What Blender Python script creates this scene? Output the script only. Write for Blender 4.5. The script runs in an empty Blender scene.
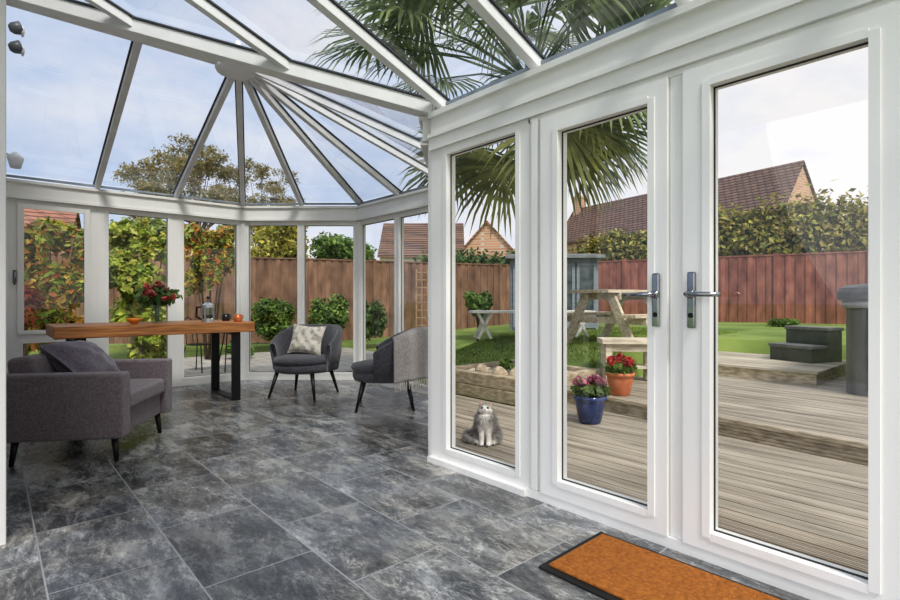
import bpy, math, random
import numpy as np
from mathutils import Vector, Matrix
random.seed(7); np.random.seed(7)
PI=math.pi
SC=bpy.context.scene
COL=SC.collection
TH=math.radians(41.5); CT=math.cos(TH); ST=math.sin(TH)
F=520.0; H=1.1
def W(px,yc,z=0.0):
    xc=(px-450)/F*yc
    return Vector((xc*CT+yc*ST, -xc*ST+yc*CT, z))
def camdir(a,b):  # camera-right, camera-depth -> world
    return Vector((a*CT+b*ST, -a*ST+b*CT, 0)).normalized()
# ------------------------------------------------------------------ materials
def lin(c):
    out=[]
    for v in c:
        v=v/255.0
        out.append(v/12.92 if v<=0.04045 else ((v+0.055)/1.055)**2.4)
    return (*out,1.0)
MATS={}
def newmat(name):
    m=bpy.data.materials.new(name); m.use_nodes=True
    nt=m.node_tree; b=nt.nodes['Principled BSDF']
    return m,nt,b
def mat(name,c1,c2=None,scale=6,rough=.5,metal=0,bump=0,bscale=None,stretch=(1,1,1),spec=.5,detail=5,lo=.35,hi=.65,sheen=0,island=0):
    if name in MATS: return MATS[name]
    m,nt,b=newmat(name); N=nt.nodes; L=nt.links
    b.inputs['Roughness'].default_value=rough; b.inputs['Metallic'].default_value=metal
    b.inputs['Specular IOR Level'].default_value=spec
    if sheen: b.inputs['Sheen Weight'].default_value=sheen
    tc=N.new('ShaderNodeTexCoord'); mp=N.new('ShaderNodeMapping'); mp.inputs['Scale'].default_value=stretch
    L.new(tc.outputs['Object'],mp.inputs['Vector'])
    no=N.new('ShaderNodeTexNoise'); no.inputs['Scale'].default_value=scale; no.inputs['Detail'].default_value=detail
    L.new(mp.outputs[0],no.inputs['Vector'])
    cr=N.new('ShaderNodeValToRGB'); cr.color_ramp.elements[0].position=lo; cr.color_ramp.elements[1].position=hi
    cr.color_ramp.elements[0].color=lin(c1); cr.color_ramp.elements[1].color=lin(c2 or c1)
    L.new(no.outputs['Fac'],cr.inputs['Fac']); out=cr.outputs['Color']
    if island:
        g=N.new('ShaderNodeNewGeometry'); mr=N.new('ShaderNodeMapRange'); mr.inputs['To Min'].default_value=1-island; mr.inputs['To Max'].default_value=1+island*.6
        L.new(g.outputs['Random Per Island'],mr.inputs[0]); mm=N.new('ShaderNodeMixRGB'); mm.blend_type='MULTIPLY'; mm.inputs[0].default_value=1
        L.new(out,mm.inputs[1]); L.new(mr.outputs[0],mm.inputs[2]); out=mm.outputs[0]
    L.new(out,b.inputs['Base Color'])
    if bump:
        n2=N.new('ShaderNodeTexNoise'); n2.inputs['Scale'].default_value=bscale or scale*4; n2.inputs['Detail'].default_value=3
        L.new(mp.outputs[0],n2.inputs['Vector'])
        bp=N.new('ShaderNodeBump'); bp.inputs['Strength'].default_value=bump; bp.inputs['Distance'].default_value=.02
        L.new(n2.outputs['Fac'],bp.inputs['Height']); L.new(bp.outputs[0],b.inputs['Normal'])
    MATS[name]=m; return m
def leafmat(name,cols,transl=.35):
    if name in MATS: return MATS[name]
    m,nt,b=newmat(name); N=nt.nodes; L=nt.links
    g=N.new('ShaderNodeNewGeometry'); cr=N.new('ShaderNodeValToRGB'); el=cr.color_ramp.elements
    el[0].position=0; el[0].color=lin(cols[0]); el[1].position=1; el[1].color=lin(cols[-1])
    for i,c in enumerate(cols[1:-1]):
        e=el.new((i+1)/(len(cols)-1)); e.color=lin(c)
    L.new(g.outputs['Random Per Island'],cr.inputs['Fac'])
    tc=N.new('ShaderNodeTexCoord'); no=N.new('ShaderNodeTexNoise'); no.inputs['Scale'].default_value=3.5; no.inputs['Detail'].default_value=2; L.new(tc.outputs['Object'],no.inputs['Vector'])
    mr=N.new('ShaderNodeMapRange'); mr.inputs['From Min'].default_value=.35; mr.inputs['From Max'].default_value=.65; mr.inputs['To Min'].default_value=.5; mr.inputs['To Max'].default_value=1.25; L.new(no.outputs['Fac'],mr.inputs[0])
    mm=N.new('ShaderNodeMixRGB'); mm.blend_type='MULTIPLY'; mm.inputs[0].default_value=1; L.new(cr.outputs[0],mm.inputs[1]); L.new(mr.outputs[0],mm.inputs[2])
    L.new(mm.outputs[0],b.inputs['Base Color']); b.inputs['Roughness'].default_value=.55
    t=N.new('ShaderNodeBsdfTranslucent'); L.new(mm.outputs[0],t.inputs['Color'])
    mx=N.new('ShaderNodeMixShader'); mx.inputs[0].default_value=transl
    L.new(b.outputs[0],mx.inputs[1]); L.new(t.outputs[0],mx.inputs[2])
    L.new(mx.outputs[0],N['Material Output'].inputs['Surface'])
    MATS[name]=m; return m
def glassmat(name,tint,refl=.5):
    m,nt,b=newmat(name); N=nt.nodes; L=nt.links
    N.remove(b)
    tr=N.new('ShaderNodeBsdfTransparent'); tr.inputs['Color'].default_value=(*tint,1)
    gl=N.new('ShaderNodeBsdfGlossy'); gl.inputs['Roughness'].default_value=.01
    g=N.new('ShaderNodeNewGeometry'); d=N.new('ShaderNodeVectorMath'); d.operation='DOT_PRODUCT'
    L.new(g.outputs['Normal'],d.inputs[0]); L.new(g.outputs['Incoming'],d.inputs[1])
    a=N.new('ShaderNodeMath'); a.operation='ABSOLUTE'; L.new(d.outputs['Value'],a.inputs[0])
    s=N.new('ShaderNodeMath'); s.operation='SUBTRACT'; s.inputs[0].default_value=1; L.new(a.outputs[0],s.inputs[1])
    p=N.new('ShaderNodeMath'); p.operation='POWER'; p.inputs[1].default_value=4; L.new(s.outputs[0],p.inputs[0])
    mu=N.new('ShaderNodeMath'); mu.operation='MULTIPLY_ADD'; mu.inputs[1].default_value=.9*refl; mu.inputs[2].default_value=.07*refl
    L.new(p.outputs[0],mu.inputs[0])
    mx=N.new('ShaderNodeMixShader'); L.new(mu.outputs[0],mx.inputs[0])
    L.new(tr.outputs[0],mx.inputs[1]); L.new(gl.outputs[0],mx.inputs[2])
    L.new(mx.outputs[0],N['Material Output'].inputs['Surface'])
    return m
def tilemat():
    m,nt,b=newmat('slate_tiles'); N=nt.nodes; L=nt.links
    def math_(op,a=None,bb=None,c=None):
        n=N.new('ShaderNodeMath'); n.operation=op
        for i,v in enumerate((a,bb,c)):
            if v is None: continue
            if isinstance(v,(int,float)): n.inputs[i].default_value=v
            else: L.new(v,n.inputs[i])
        return n.outputs[0]
    tc=N.new('ShaderNodeTexCoord'); sp=N.new('ShaderNodeSeparateXYZ'); L.new(tc.outputs['Object'],sp.inputs[0])
    ax=math_('ADD',sp.outputs['X'],-.16+9); ay=math_('ADD',sp.outputs['Y'],-.75+6.8)
    cb=N.new('ShaderNodeCombineXYZ'); L.new(ay,cb.inputs['X']); L.new(ax,cb.inputs['Y'])
    br=N.new('ShaderNodeTexBrick'); L.new(cb.outputs[0],br.inputs['Vector'])
    br.inputs['Scale'].default_value=1; br.inputs['Brick Width'].default_value=.68; br.inputs['Row Height'].default_value=.45
    br.inputs['Mortar Size'].default_value=.0036; br.inputs['Mortar Smooth'].default_value=.3; br.offset=.5
    br.inputs['Color1'].default_value=(0,0,0,1); br.inputs['Color2'].default_value=(1,1,1,1); br.inputs['Mortar'].default_value=(.5,.5,.5,1)
    vm=N.new('ShaderNodeVectorMath'); vm.operation='MULTIPLY'; vm.inputs[1].default_value=(17,25,13); L.new(br.outputs['Color'],vm.inputs[0])
    va=N.new('ShaderNodeVectorMath'); va.operation='ADD'; L.new(vm.outputs[0],va.inputs[0]); L.new(tc.outputs['Object'],va.inputs[1])
    def mapping(sc,rot):
        mp=N.new('ShaderNodeMapping'); mp.inputs['Scale'].default_value=sc; mp.inputs['Rotation'].default_value=(0,0,rot); L.new(va.outputs[0],mp.inputs[0]); return mp.outputs[0]
    m1=mapping((2.2,.9,1),.35); m2=mapping((1,1,1),0)
    def noise(v,sc,det,ro,dist=0):
        n=N.new('ShaderNodeTexNoise'); n.inputs['Scale'].default_value=sc; n.inputs['Detail'].default_value=det; n.inputs['Roughness'].default_value=ro; n.inputs['Distortion'].default_value=dist
        L.new(v,n.inputs['Vector']); return n.outputs['Fac']
    big=noise(m1,2.4,12,.76,.25); fine=noise(m1,26,10,.85,0); vein=noise(m1,3.0,12,.72,.5); tint=noise(m2,2.5,4,.6)
    v2=math_('ABSOLUTE',math_('SUBTRACT',vein,.5)); v3=math_('MULTIPLY',math_('SUBTRACT',.022,math_('MINIMUM',v2,.022)),5.5)
    s=math_('MULTIPLY_ADD',fine,.42,math_('MULTIPLY',big,.84))
    s=math_('ADD',s,v3)
    cr=N.new('ShaderNodeValToRGB'); e=cr.color_ramp.elements; e[0].position=.49; e[0].color=lin((42,43,45)); e[1].position=.89; e[1].color=lin((206,205,202))
    x=e.new(.59); x.color=lin((80,82,84)); x=e.new(.69); x.color=lin((124,125,125))
    L.new(s,cr.inputs[0])
    tr=N.new('ShaderNodeValToRGB'); te=tr.color_ramp.elements; te[0].position=.4; te[0].color=(.97,.99,1.02,1); te[1].position=.62; te[1].color=(1.05,1.0,.92,1); L.new(tint,tr.inputs[0])
    mt=N.new('ShaderNodeMixRGB'); mt.blend_type='MULTIPLY'; mt.inputs[0].default_value=1; L.new(cr.outputs[0],mt.inputs[1]); L.new(tr.outputs[0],mt.inputs[2])
    mr=N.new('ShaderNodeMapRange'); mr.inputs['To Min'].default_value=.66; mr.inputs['To Max'].default_value=1.32; L.new(br.outputs['Color'],mr.inputs[0])
    mm=N.new('ShaderNodeMixRGB'); mm.blend_type='MULTIPLY'; mm.inputs[0].default_value=1; L.new(mt.outputs[0],mm.inputs[1]); L.new(mr.outputs[0],mm.inputs[2])
    mg=N.new('ShaderNodeMixRGB'); L.new(br.outputs['Fac'],mg.inputs[0]); L.new(mm.outputs[0],mg.inputs[1]); mg.inputs[2].default_value=lin((154,155,155))
    L.new(mg.outputs[0],b.inputs['Base Color']); b.inputs['Specular IOR Level'].default_value=.65
    rr=N.new('ShaderNodeMapRange'); rr.inputs['From Min'].default_value=.3; rr.inputs['From Max'].default_value=.7; rr.inputs['To Min'].default_value=.16; rr.inputs['To Max'].default_value=.36; L.new(big,rr.inputs[0]); L.new(rr.outputs[0],b.inputs['Roughness'])
    bp=N.new('ShaderNodeBump'); bp.inputs['Strength'].default_value=.28; bp.inputs['Distance'].default_value=.006
    L.new(math_('SUBTRACT',s,br.outputs['Fac']),bp.inputs['Height']); L.new(bp.outputs[0],b.inputs['Normal'])
    return m
def brickmat(name,c1,c2,mortar,bw,rh,ms=.01,axis='XZ',rough=.85):
    m,nt,b=newmat(name); N=nt.nodes; L=nt.links
    tc=N.new('ShaderNodeTexCoord'); sp=N.new('ShaderNodeSeparateXYZ'); L.new(tc.outputs['Object'],sp.inputs[0])
    ad=N.new('ShaderNodeMath'); ad.operation='ADD'; L.new(sp.outputs['X'],ad.inputs[0]); L.new(sp.outputs['Y'],ad.inputs[1])
    cb=N.new('ShaderNodeCombineXYZ')
    if axis=='XZ':
        L.new(ad.outputs[0],cb.inputs['X']); L.new(sp.outputs['Z'],cb.inputs['Y'])
    else:
        L.new(sp.outputs['X'],cb.inputs['X']); L.new(sp.outputs['Y'],cb.inputs['Y'])
    br=N.new('ShaderNodeTexBrick'); L.new(cb.outputs[0],br.inputs['Vector']); br.inputs['Scale'].default_value=1
    br.inputs['Brick Width'].default_value=bw; br.inputs['Row Height'].default_value=rh; br.inputs['Mortar Size'].default_value=ms
    br.inputs['Color1'].default_value=lin(c1); br.inputs['Color2'].default_value=lin(c2); br.inputs['Mortar'].default_value=lin(mortar)
    L.new(br.outputs[0],b.inputs['Base Color']); b.inputs['Roughness'].default_value=rough
    return m
WHITE=mat('white_upvc',(229,228,225),(236,235,232),rough=.42,bump=.02,scale=3,bscale=60,stretch=(1,1,.2))
WHITE2=mat('white_plaster',(206,206,206),(214,214,213),rough=.8,scale=2)
GREYBAR=mat('roof_bar_grey',(214,214,215),(226,226,227),rough=.45)
ROOFWHITE=mat('roof_bar_white',(230,230,229),(237,237,236),rough=.4)
DARKALU=mat('dark_aluminium_cap',(52,56,62),(68,72,78),rough=.4)
GASKET=mat('black_gasket',(34,34,34),(46,46,46),rough=.6)
GLASS=glassmat('clear_window_glass',(.97,.98,.98),.8)
RGLASS=glassmat('blue_tinted_roof_glass',(.90,.935,.975),1.1)
CHROME=mat('chrome',(130,132,136),(175,177,180),rough=.16,metal=1)
TILE=tilemat()
SOFA=mat('taupe_grey_weave',(98,88,92),(122,112,116),scale=60,rough=.95,bump=.5,bscale=220,sheen=.3)
SOFACUSH=mat('plum_grey_cushion_cloth',(88,80,92),(110,102,114),scale=60,rough=.95,bump=.4,bscale=200,sheen=.4)
CHAIRF=mat('charcoal_wool_fabric',(60,60,66),(82,82,88),scale=50,rough=.95,bump=.4,bscale=220,sheen=.3)
BLACKWOOD=mat('black_stained_wood',(16,15,15),(26,24,23),rough=.4)
OAK=mat('honey_oak_slab',(120,72,38),(192,134,80),scale=6,rough=.45,stretch=(.5,7,9),bump=.15,lo=.32,hi=.66,detail=9)
STEEL=mat('black_steel',(18,19,20),(28,28,30),rough=.4,metal=.2)
DECK=mat('weathered_deck_timber',(148,138,124),(200,190,174),scale=2.4,rough=.75,stretch=(4,.6,1),bump=.25,bscale=9,lo=.3,hi=.7,detail=9,island=.2)
SLEEPER=mat('grey_brown_sleeper',(146,132,110),(198,184,160),scale=4,rough=.85,stretch=(2,2,8),bump=.4,detail=8)
WEATHER=mat('pale_weathered_wood',(176,164,146),(218,208,190),scale=4,rough=.8,stretch=(1,6,6),bump=.3)
PICNIC=mat('tan_picnic_wood',(172,158,136),(214,202,182),scale=4,rough=.8,stretch=(1,6,6),bump=.2)
BARK=mat('bark',(80,66,52),(120,102,84),scale=14,rough=.95,bump=.6,stretch=(1,1,.3))
# ------------------------------------------------------------------ mesh builder
class MB:
    def __init__(s): s.v=[]; s.f=[]
    def add(s,vs,fs):
        o=len(s.v); s.v+= [tuple(p) for p in vs]; s.f+=[tuple(i+o for i in q) for q in fs]; return s
    def obox(s,c,sz,M=None):
        x,y,z=[a/2 for a in sz]; vs=[Vector((i*x,j*y,k*z)) for k in(-1,1) for j in(-1,1) for i in(-1,1)]
        if M is not None: vs=[M@p for p in vs]
        c=Vector(c); return s.add([p+c for p in vs],[(0,2,3,1),(4,5,7,6),(0,1,5,4),(2,6,7,3),(0,4,6,2),(1,3,7,5)])
    def box(s,x0,x1,y0,y1,z0,z1): return s.obox(((x0+x1)/2,(y0+y1)/2,(z0+z1)/2),(abs(x1-x0),abs(y1-y0),abs(z1-z0)))
    def beam(s,p0,p1,w,h,w1=None,h1=None,up=(0,0,1),off=0):
        p0=Vector(p0);p1=Vector(p1); d=(p1-p0).normalized(); u=Vector(up)
        sd=d.cross(u); 
        if sd.length<1e-4: sd=d.cross(Vector((0,1,0)))
        sd.normalize(); n=sd.cross(d).normalized(); vs=[]
        for p,a,b in((p0,w,h),(p1,w1 or w,h1 or h)):
            p=p+n*off
            vs+=[p-sd*a/2-n*b/2,p+sd*a/2-n*b/2,p+sd*a/2+n*b/2,p-sd*a/2+n*b/2]
        return s.add(vs,[(0,1,2,3),(7,6,5,4),(0,4,5,1),(1,5,6,2),(2,6,7,3),(3,7,4,0)])
    def tube(s,pts,rs,n=8):
        pts=[Vector(p) for p in pts]
        if not hasattr(rs,'__len__'): rs=[rs]*len(pts)
        o=[];last=None
        for i,p in enumerate(pts):
            d=(pts[min(i+1,len(pts)-1)]-pts[max(i-1,0)]).normalized()
            ref=last if last is not None else (Vector((0,0,1)) if abs(d.z)<.9 else Vector((1,0,0)))
            a=(ref-d*ref.dot(d)).normalized(); last=a; b=d.cross(a)
            o+=[p+(a*math.cos(2*PI*k/n)+b*math.sin(2*PI*k/n))*rs[i] for k in range(n)]
        fs=[]
        for i in range(len(pts)-1):
            for k in range(n): fs.append((i*n+k,i*n+(k+1)%n,(i+1)*n+(k+1)%n,(i+1)*n+k))
        fs.append(tuple(range(n-1,-1,-1))); fs.append(tuple((len(pts)-1)*n+k for k in range(n)))
        return s.add(o,fs)
    def lathe(s,c,prof,n=28,caps=True):
        c=Vector(c); o=[]
        for r,z in prof: o+=[c+Vector((r*math.cos(2*PI*k/n),r*math.sin(2*PI*k/n),z)) for k in range(n)]
        fs=[]
        for i in range(len(prof)-1):
            for k in range(n): fs.append((i*n+k,i*n+(k+1)%n,(i+1)*n+(k+1)%n,(i+1)*n+k))
        if caps: fs.append(tuple(range(n-1,-1,-1))); fs.append(tuple((len(prof)-1)*n+k for k in range(n)))
        return s.add(o,fs)
    def ell(s,c,r,M=None,n=14,m=9):
        c=Vector(c); o=[Vector((0,0,-r[2]))]
        for j in range(1,m):
            t=PI*j/m-PI/2
            for k in range(n): o.append(Vector((r[0]*math.cos(t)*math.cos(2*PI*k/n),r[1]*math.cos(t)*math.sin(2*PI*k/n),r[2]*math.sin(t))))
        o.append(Vector((0,0,r[2]))); fs=[]
        for k in range(n): fs.append((0,1+(k+1)%n,1+k)); fs.append((len(o)-1,1+(m-2)*n+k,1+(m-2)*n+(k+1)%n))
        for j in range(m-2):
            for k in range(n): fs.append((1+j*n+k,1+j*n+(k+1)%n,1+(j+1)*n+(k+1)%n,1+(j+1)*n+k))
        if M is not None: o=[M@p for p in o]
        return s.add([p+c for p in o],fs)
    def grid(s,fn,nu,nv):
        o=[Vector(fn(i/nu,j/nv)) for j in range(nv+1) for i in range(nu+1)]
        fs=[(j*(nu+1)+i,j*(nu+1)+i+1,(j+1)*(nu+1)+i+1,(j+1)*(nu+1)+i) for j in range(nv) for i in range(nu)]
        return s.add(o,fs)
    def poly(s,pts): return s.add(pts,[tuple(range(len(pts)))])
    def shift(s,v): s.v=[(a[0]+v[0],a[1]+v[1],a[2]+v[2]) for a in s.v]; return s
    def build(s,name,m,parent=None,world=False,smooth=False,bevel=0,seg=2,sub=0,solid=0,wn=False,remesh=0,weld=False,loc=None):
        me=bpy.data.meshes.new(name); vs=s.v; off=Vector((0,0,0))
        if parent is not None and world: off=parent.location.copy()
        elif parent is None and loc is None:
            a=np.array([tuple(v) for v in vs]); off=Vector(((a[:,0].min()+a[:,0].max())/2,(a[:,1].min()+a[:,1].max())/2,a[:,2].min()))
        if off.length: vs=[(v[0]-off[0],v[1]-off[1],v[2]-off[2]) for v in vs]
        me.from_pydata([tuple(v) for v in vs],[],s.f); me.update()
        me.materials.append(m)
        if smooth: me.polygons.foreach_set('use_smooth',[True]*len(me.polygons))
        o=bpy.data.objects.new(name,me); COL.objects.link(o)
        if parent is not None: o.parent=parent
        elif loc is not None: o.location=loc
        else: o.location=off
        if weld: o.modifiers.new('w','WELD').merge_threshold=.0005
        if remesh:
            r=o.modifiers.new('r','REMESH'); r.mode='VOXEL'; r.voxel_size=remesh; r.use_smooth_shade=True
            q=o.modifiers.new('s','SMOOTH'); q.iterations=3; q.factor=.5
        if solid:
            q=o.modifiers.new('so','SOLIDIFY'); q.thickness=solid; q.offset=0
        if bevel:
            q=o.modifiers.new('b','BEVEL'); q.width=bevel; q.segments=seg; q.limit_method='ANGLE'
        if sub:
            q=o.modifiers.new('su','SUBSURF'); q.levels=sub; q.render_levels=sub
        if wn: o.modifiers.new('wn','WEIGHTED_NORMAL').keep_sharp=True
        return o
def tag(o,label=None,cat=None,group=None,kind=None):
    if label: o['label']=label
    if cat: o['category']=cat
    if group: o['group']=group
    if kind: o['kind']=kind
    return o
def thing(name,label,cat,loc=(0,0,0),rz=0,group=None,kind=None):
    o=bpy.data.objects.new(name,None); COL.objects.link(o); o.location=loc; o.rotation_euler=(0,0,rz); o.empty_display_size=.1
    return tag(o,label,cat,group,kind)
def face(f): return math.atan2(f[0],-f[1])   # local -Y towards f
# ------------------------------------------------------------------ leaf clouds
def leaves(blobs,n,size,seed=0,zmin=None,shell=.45):
    rg=np.random.RandomState(seed); B=np.array(blobs,float)
    vol=(B[:,3]*B[:,4]*B[:,5])**(2/3); pick=rg.choice(len(B),n,p=vol/vol.sum()); b=B[pick]
    d=rg.normal(size=(n,3)); d/=np.linalg.norm(d,axis=1)[:,None]
    r=rg.uniform(0,1,n)**shell
    r*=1+.2*np.sin(d[:,0]*9+b[:,0]*5)*np.cos(d[:,2]*8+b[:,2]*3)+rg.exponential(.07,n)
    p=b[:,:3]+d*b[:,3:6]*r[:,None]
    if zmin is not None: p[:,2]=np.maximum(p[:,2],zmin+rg.uniform(0,.1,n))
    nrm=d*.7+rg.normal(size=(n,3))*.6; nrm[:,2]+=.3; nrm/=np.linalg.norm(nrm,axis=1)[:,None]
    t=rg.normal(size=(n,3)); t-=nrm*(t*nrm).sum(1)[:,None]; t/=np.linalg.norm(t,axis=1)[:,None]
    u=np.cross(nrm,t); s=size*rg.uniform(.6,1.3,n)[:,None]
    v=np.stack([p-t*s,p+u*s*.5,p+t*s,p-u*s*.5],1).reshape(-1,3)
    mb=MB(); mb.v=[tuple(x) for x in v.tolist()]; mb.f=[(4*i,4*i+1,4*i+2,4*i+3) for i in range(n)]
    return mb
# ------------------------------------------------------------------ ground function
def sstep(t): t=np.clip(t,0,1); return t*t*(3-2*t)
def gz(X,Y):
    X=np.asarray(X,float);Y=np.asarray(Y,float)
    f=1-.67*sstep((Y-6)/3)
    dx=np.maximum(0,X-3.8)*f; dy=np.maximum(0,Y-7.25)*.25; d=np.hypot(dx,dy)
    z=-.14+.54*sstep((d-.9)/2.4)+.08*np.clip((d-3.3)/5,0,1)
    low=((Y<3.5)&(X<9.4))|((X<6.6)&(Y<3.9))
    return np.where(low,-.3,z)
def gzf(x,y): return float(gz(x,y))
# ================================================================== THE SETTING
fl=[(-.2,-3),(2.42,-3),(2.42,2.72),(3.92,4.37),(3.92,6.25),(2.65,7.36),(-.2,7.36)]
mb=MB(); n=len(fl)
mb.add([(x,y,0) for x,y in fl]+[(x,y,-.2) for x,y in fl],[tuple(range(n)),tuple(range(2*n-1,n-1,-1))]+[(i,i+n,(i+1)%n+n,(i+1)%n) for i in range(n)])
mb.box(-4,-.2,-3,3.07,-.2,0)
tag(mb.build('floor',TILE,loc=(0,0,0)),'dark grey slate-look floor tiles laid in staggered rows','floor',kind='structure')
mb=MB(); mb.box(-.35,-.06,3.07,7.1,0,3.4); mb.box(-.2,.055,3.07,3.2,0,3.3); mb.box(-.35,-.06,7.1,9.5,-.3,5.2); mb.box(-.35,-.06,4.2,7.1,3.4,5.2)
tag(mb.build('wall_left',WHITE2,bevel=.004),'pale house wall at the left edge behind the grey armchair','wall',kind='structure')
mb=MB(); mb.box(-.35,-.02,-3,3.07,2.6,3.42)
tag(mb.build('wall_top',WHITE2),'pale lintel wall above the opening into the house','wall',kind='structure')
mb=MB(); mb.box(2.26,2.44,-3,.12,0,2.2)
tag(mb.build('wall_right',WHITE2),'pale wall at the far side of the garden doors','wall',kind='structure')

def panel(name,label,cat,p0,p1,z0,z1,fl_,fr_,ft,fb,t=.07,transom=None,shift=0):
    p0=Vector((*p0,0));p1=Vector((*p1,0)); d=p1-p0; L=d.length
    rz=math.atan2(d.y,d.x); nrm=Vector((-math.sin(rz),math.cos(rz),0))
    o=thing(name,label,cat,p0+nrm*shift+Vector((0,0,z0)),rz,kind='structure'); h=z1-z0
    mb=MB(); mb.box(0,fl_,-t/2,t/2,0,h); mb.box(L-fr_,L,-t/2,t/2,0,h); mb.box(fl_,L-fr_,-t/2,t/2,h-ft,h); mb.box(fl_,L-fr_,-t/2,t/2,0,fb)
    if transom: mb.box(fl_,L-fr_,-t/2,t/2,transom-.05,transom+.05)
    e=.018; q=t/2+.006; k=.003
    mb.box(fl_-e*1.6,fl_+k,-q,q,fb-e,h-ft+e); mb.box(L-fr_-k,L-fr_+e*1.6,-q,q,fb-e,h-ft+e)
    mb.box(fl_+k,L-fr_-k,-q+.001,q-.001,h-ft-k,h-ft+e*1.6); mb.box(fl_+k,L-fr_-k,-q+.001,q-.001,fb-e*1.6,fb+k)
    mb.build('window_frame' if cat=='window' else 'door_frame',WHITE,o)
    g=MB(); s=.009; y=.0025
    g.box(fl_,fl_+s,-y,y,fb,h-ft); g.box(L-fr_-s,L-fr_,-y,y,fb,h-ft); g.box(fl_,L-fr_,-y,y,h-ft-s,h-ft); g.box(fl_,L-fr_,-y,y,fb,fb+s)
    g.build('gasket',GASKET,o)
    a=MB(); a.poly([(fl_,0,fb),(L-fr_,0,fb),(L-fr_,0,h-ft),(fl_,0,h-ft)]); a.build('glass_pane',GLASS,o)
    return o,L
C1=(2.62,7.29);C2=(3.84,6.21);C3=(3.84,4.40);C4=(2.32,2.80)
def mid(a,b,t=.5): return (a[0]+(b[0]-a[0])*t,a[1]+(b[1]-a[1])*t)
NX=[.06,.95,1.77,2.62]; Y0=7.29
o,L=panel('window_1','leftmost white casement window with a silver handle','window',(NX[1],Y0),(NX[0],Y0),0,2.2,.13,.205,.07,.1,transom=.68)
mb=MB(); 
for a,b,c,e in((.085,.14,.73,2.14),(L-.215,L-.16,.73,2.14),(.14,L-.215,2.09,2.14),(.14,L-.215,.73,.77)): mb.box(a,b,.03,.06,c,e)
mb.build('casement_sash',WHITE,o)
hd=MB(); hd.box(L-.15,L-.125,.035,.05,1.28,1.42); hd.tube([(L-.138,.05,1.40),(L-.138,.085,1.40),(L-.138,.09,1.36),(L-.138,.088,1.26)],.009,8)
hd.build('window_handle',CHROME,o,smooth=True)
panel('window_2','white full-height window behind the middle of the oak table','window',(NX[2],Y0),(NX[1],Y0),0,2.2,.09,.095,.07,.1)
panel('window_3','white full-height window behind the right end of the oak table','window',(NX[3],Y0),(NX[2],Y0),0,2.2,.09,.09,.07,.1)
panel('window_4','left white window of the angled facet behind the cream-cushioned chair','window',mid(C1,C2),C1,0,2.2,.045,.09,.07,.1)
panel('window_5','right white window of the angled facet behind the cream-cushioned chair','window',C2,mid(C1,C2),0,2.2,.09,.045,.07,.1)
panel('window_6','farther white window of the facet behind the chair with the throw','window',mid(C2,C3),C2,0,2.2,.045,.065,.07,.1)
panel('window_7','nearer white window of the facet behind the chair with the throw','window',C3,mid(C2,C3),0,2.2,.065,.045,.07,.1)
panel('window_8','far white window of the facet hidden behind the door post','window',mid(C3,C4),C3,0,2.2,.07,.1,.07,.1)
panel('window_9','near white window of the facet hidden behind the door post','window',C4,mid(C3,C4),0,2.2,.1,.07,.07,.1)
DX=2.305
panel('window_10','tall fixed white window beside the garden doors with the cat outside','window',(DX,2.765),(DX,1.89),0,2.12,.165,.10,.05,.11)
def handle(o,x,sgn):
    h=MB(); h.box(x-.017,x+.017,-.062,-.046,.93,1.17)
    h.build('handle_plate',CHROME,o,bevel=.006,seg=3)
    k=MB(); k.tube([(x,-.06,1.075),(x,-.105,1.075),(x+sgn*.02,-.112,1.075),(x+sgn*.135,-.108,1.072)],[.011,.011,.011,.009],10)
    k.tube([(x,-.058,1.075),(x,-.075,1.075)],.018,14); k.build('door_lever',CHROME,o,smooth=True)
    q=MB(); q.tube([(x,-.06,.985),(x,-.067,.985)],.011,12); q.box(x-.003,x+.003,-.072,-.066,.975,.995); q.build('keyhole',STEEL,o)
o,L=panel('door_1','left white glazed garden door with lever handle at its right side','door',(DX,1.797),(DX,1.09),.05,2.09,.112,.086,.09,.09,t=.075,shift=-.018); handle(o,L-.042,-1)
o,L=panel('door_2','right white glazed garden door nearest the camera with lever handle','door',(DX,1.02),(DX,.29),.05,2.09,.112,.09,.09,.075,t=.075,shift=-.018); handle(o,.045,1)
mb=MB()
mb.box(2.275,2.36,1.8,1.89,0,2.12); mb.box(2.275,2.36,1.022,1.088,0,2.12); mb.box(2.265,2.37,.12,.287,0,2.12)
mb.box(2.255,2.371,.121,1.899,0,.048); mb.box(2.27,2.361,.121,1.899,2.092,2.119); mb.box(2.255,2.276,1.825,1.865,.05,2.1)
tag(mb.build('trim_1',WHITE),'white outer door frame with mullions and low threshold','door frame',kind='structure')
mb=MB(); mb.box(2.25,2.44,.1,2.76,2.12,2.2); mb.box(2.235,2.441,.1,2.761,2.2,2.225); mb.box(2.265,2.439,.1,2.759,2.225,2.34); mb.box(2.24,2.44,.1,2.76,2.34,2.375)
tag(mb.build('trim_2',WHITE),'white moulded eaves beam above the garden doors','beam',kind='structure')
mb=MB(); mb.box(2.235,2.275,1.9,2.76,0,.035); mb.box(2.28,2.36,2.77,2.80,0,2.2)
tag(mb.build('trim_3',WHITE),'white corner post and low sill of the tall fixed window','corner post',kind='structure')
path=[(0.06,Y0),C1,C2,C3,C4]
mb=MB()
for a,b in zip(path[:-1],path[1:]):
    mb.beam((*a,2.28),(*b,2.28),.15,.17); mb.beam((*a,2.2),(*b,2.2),.18,.03); mb.beam((*a,2.37),(*b,2.37),.2,.03)
for c in path[1:4]: mb.lathe((*c,0),[(.07,0),(.07,2.38)],n=8)
tag(mb.build('trim_4',WHITE),'white eaves ring beam and corner posts around the bay','beam',kind='structure')
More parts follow.
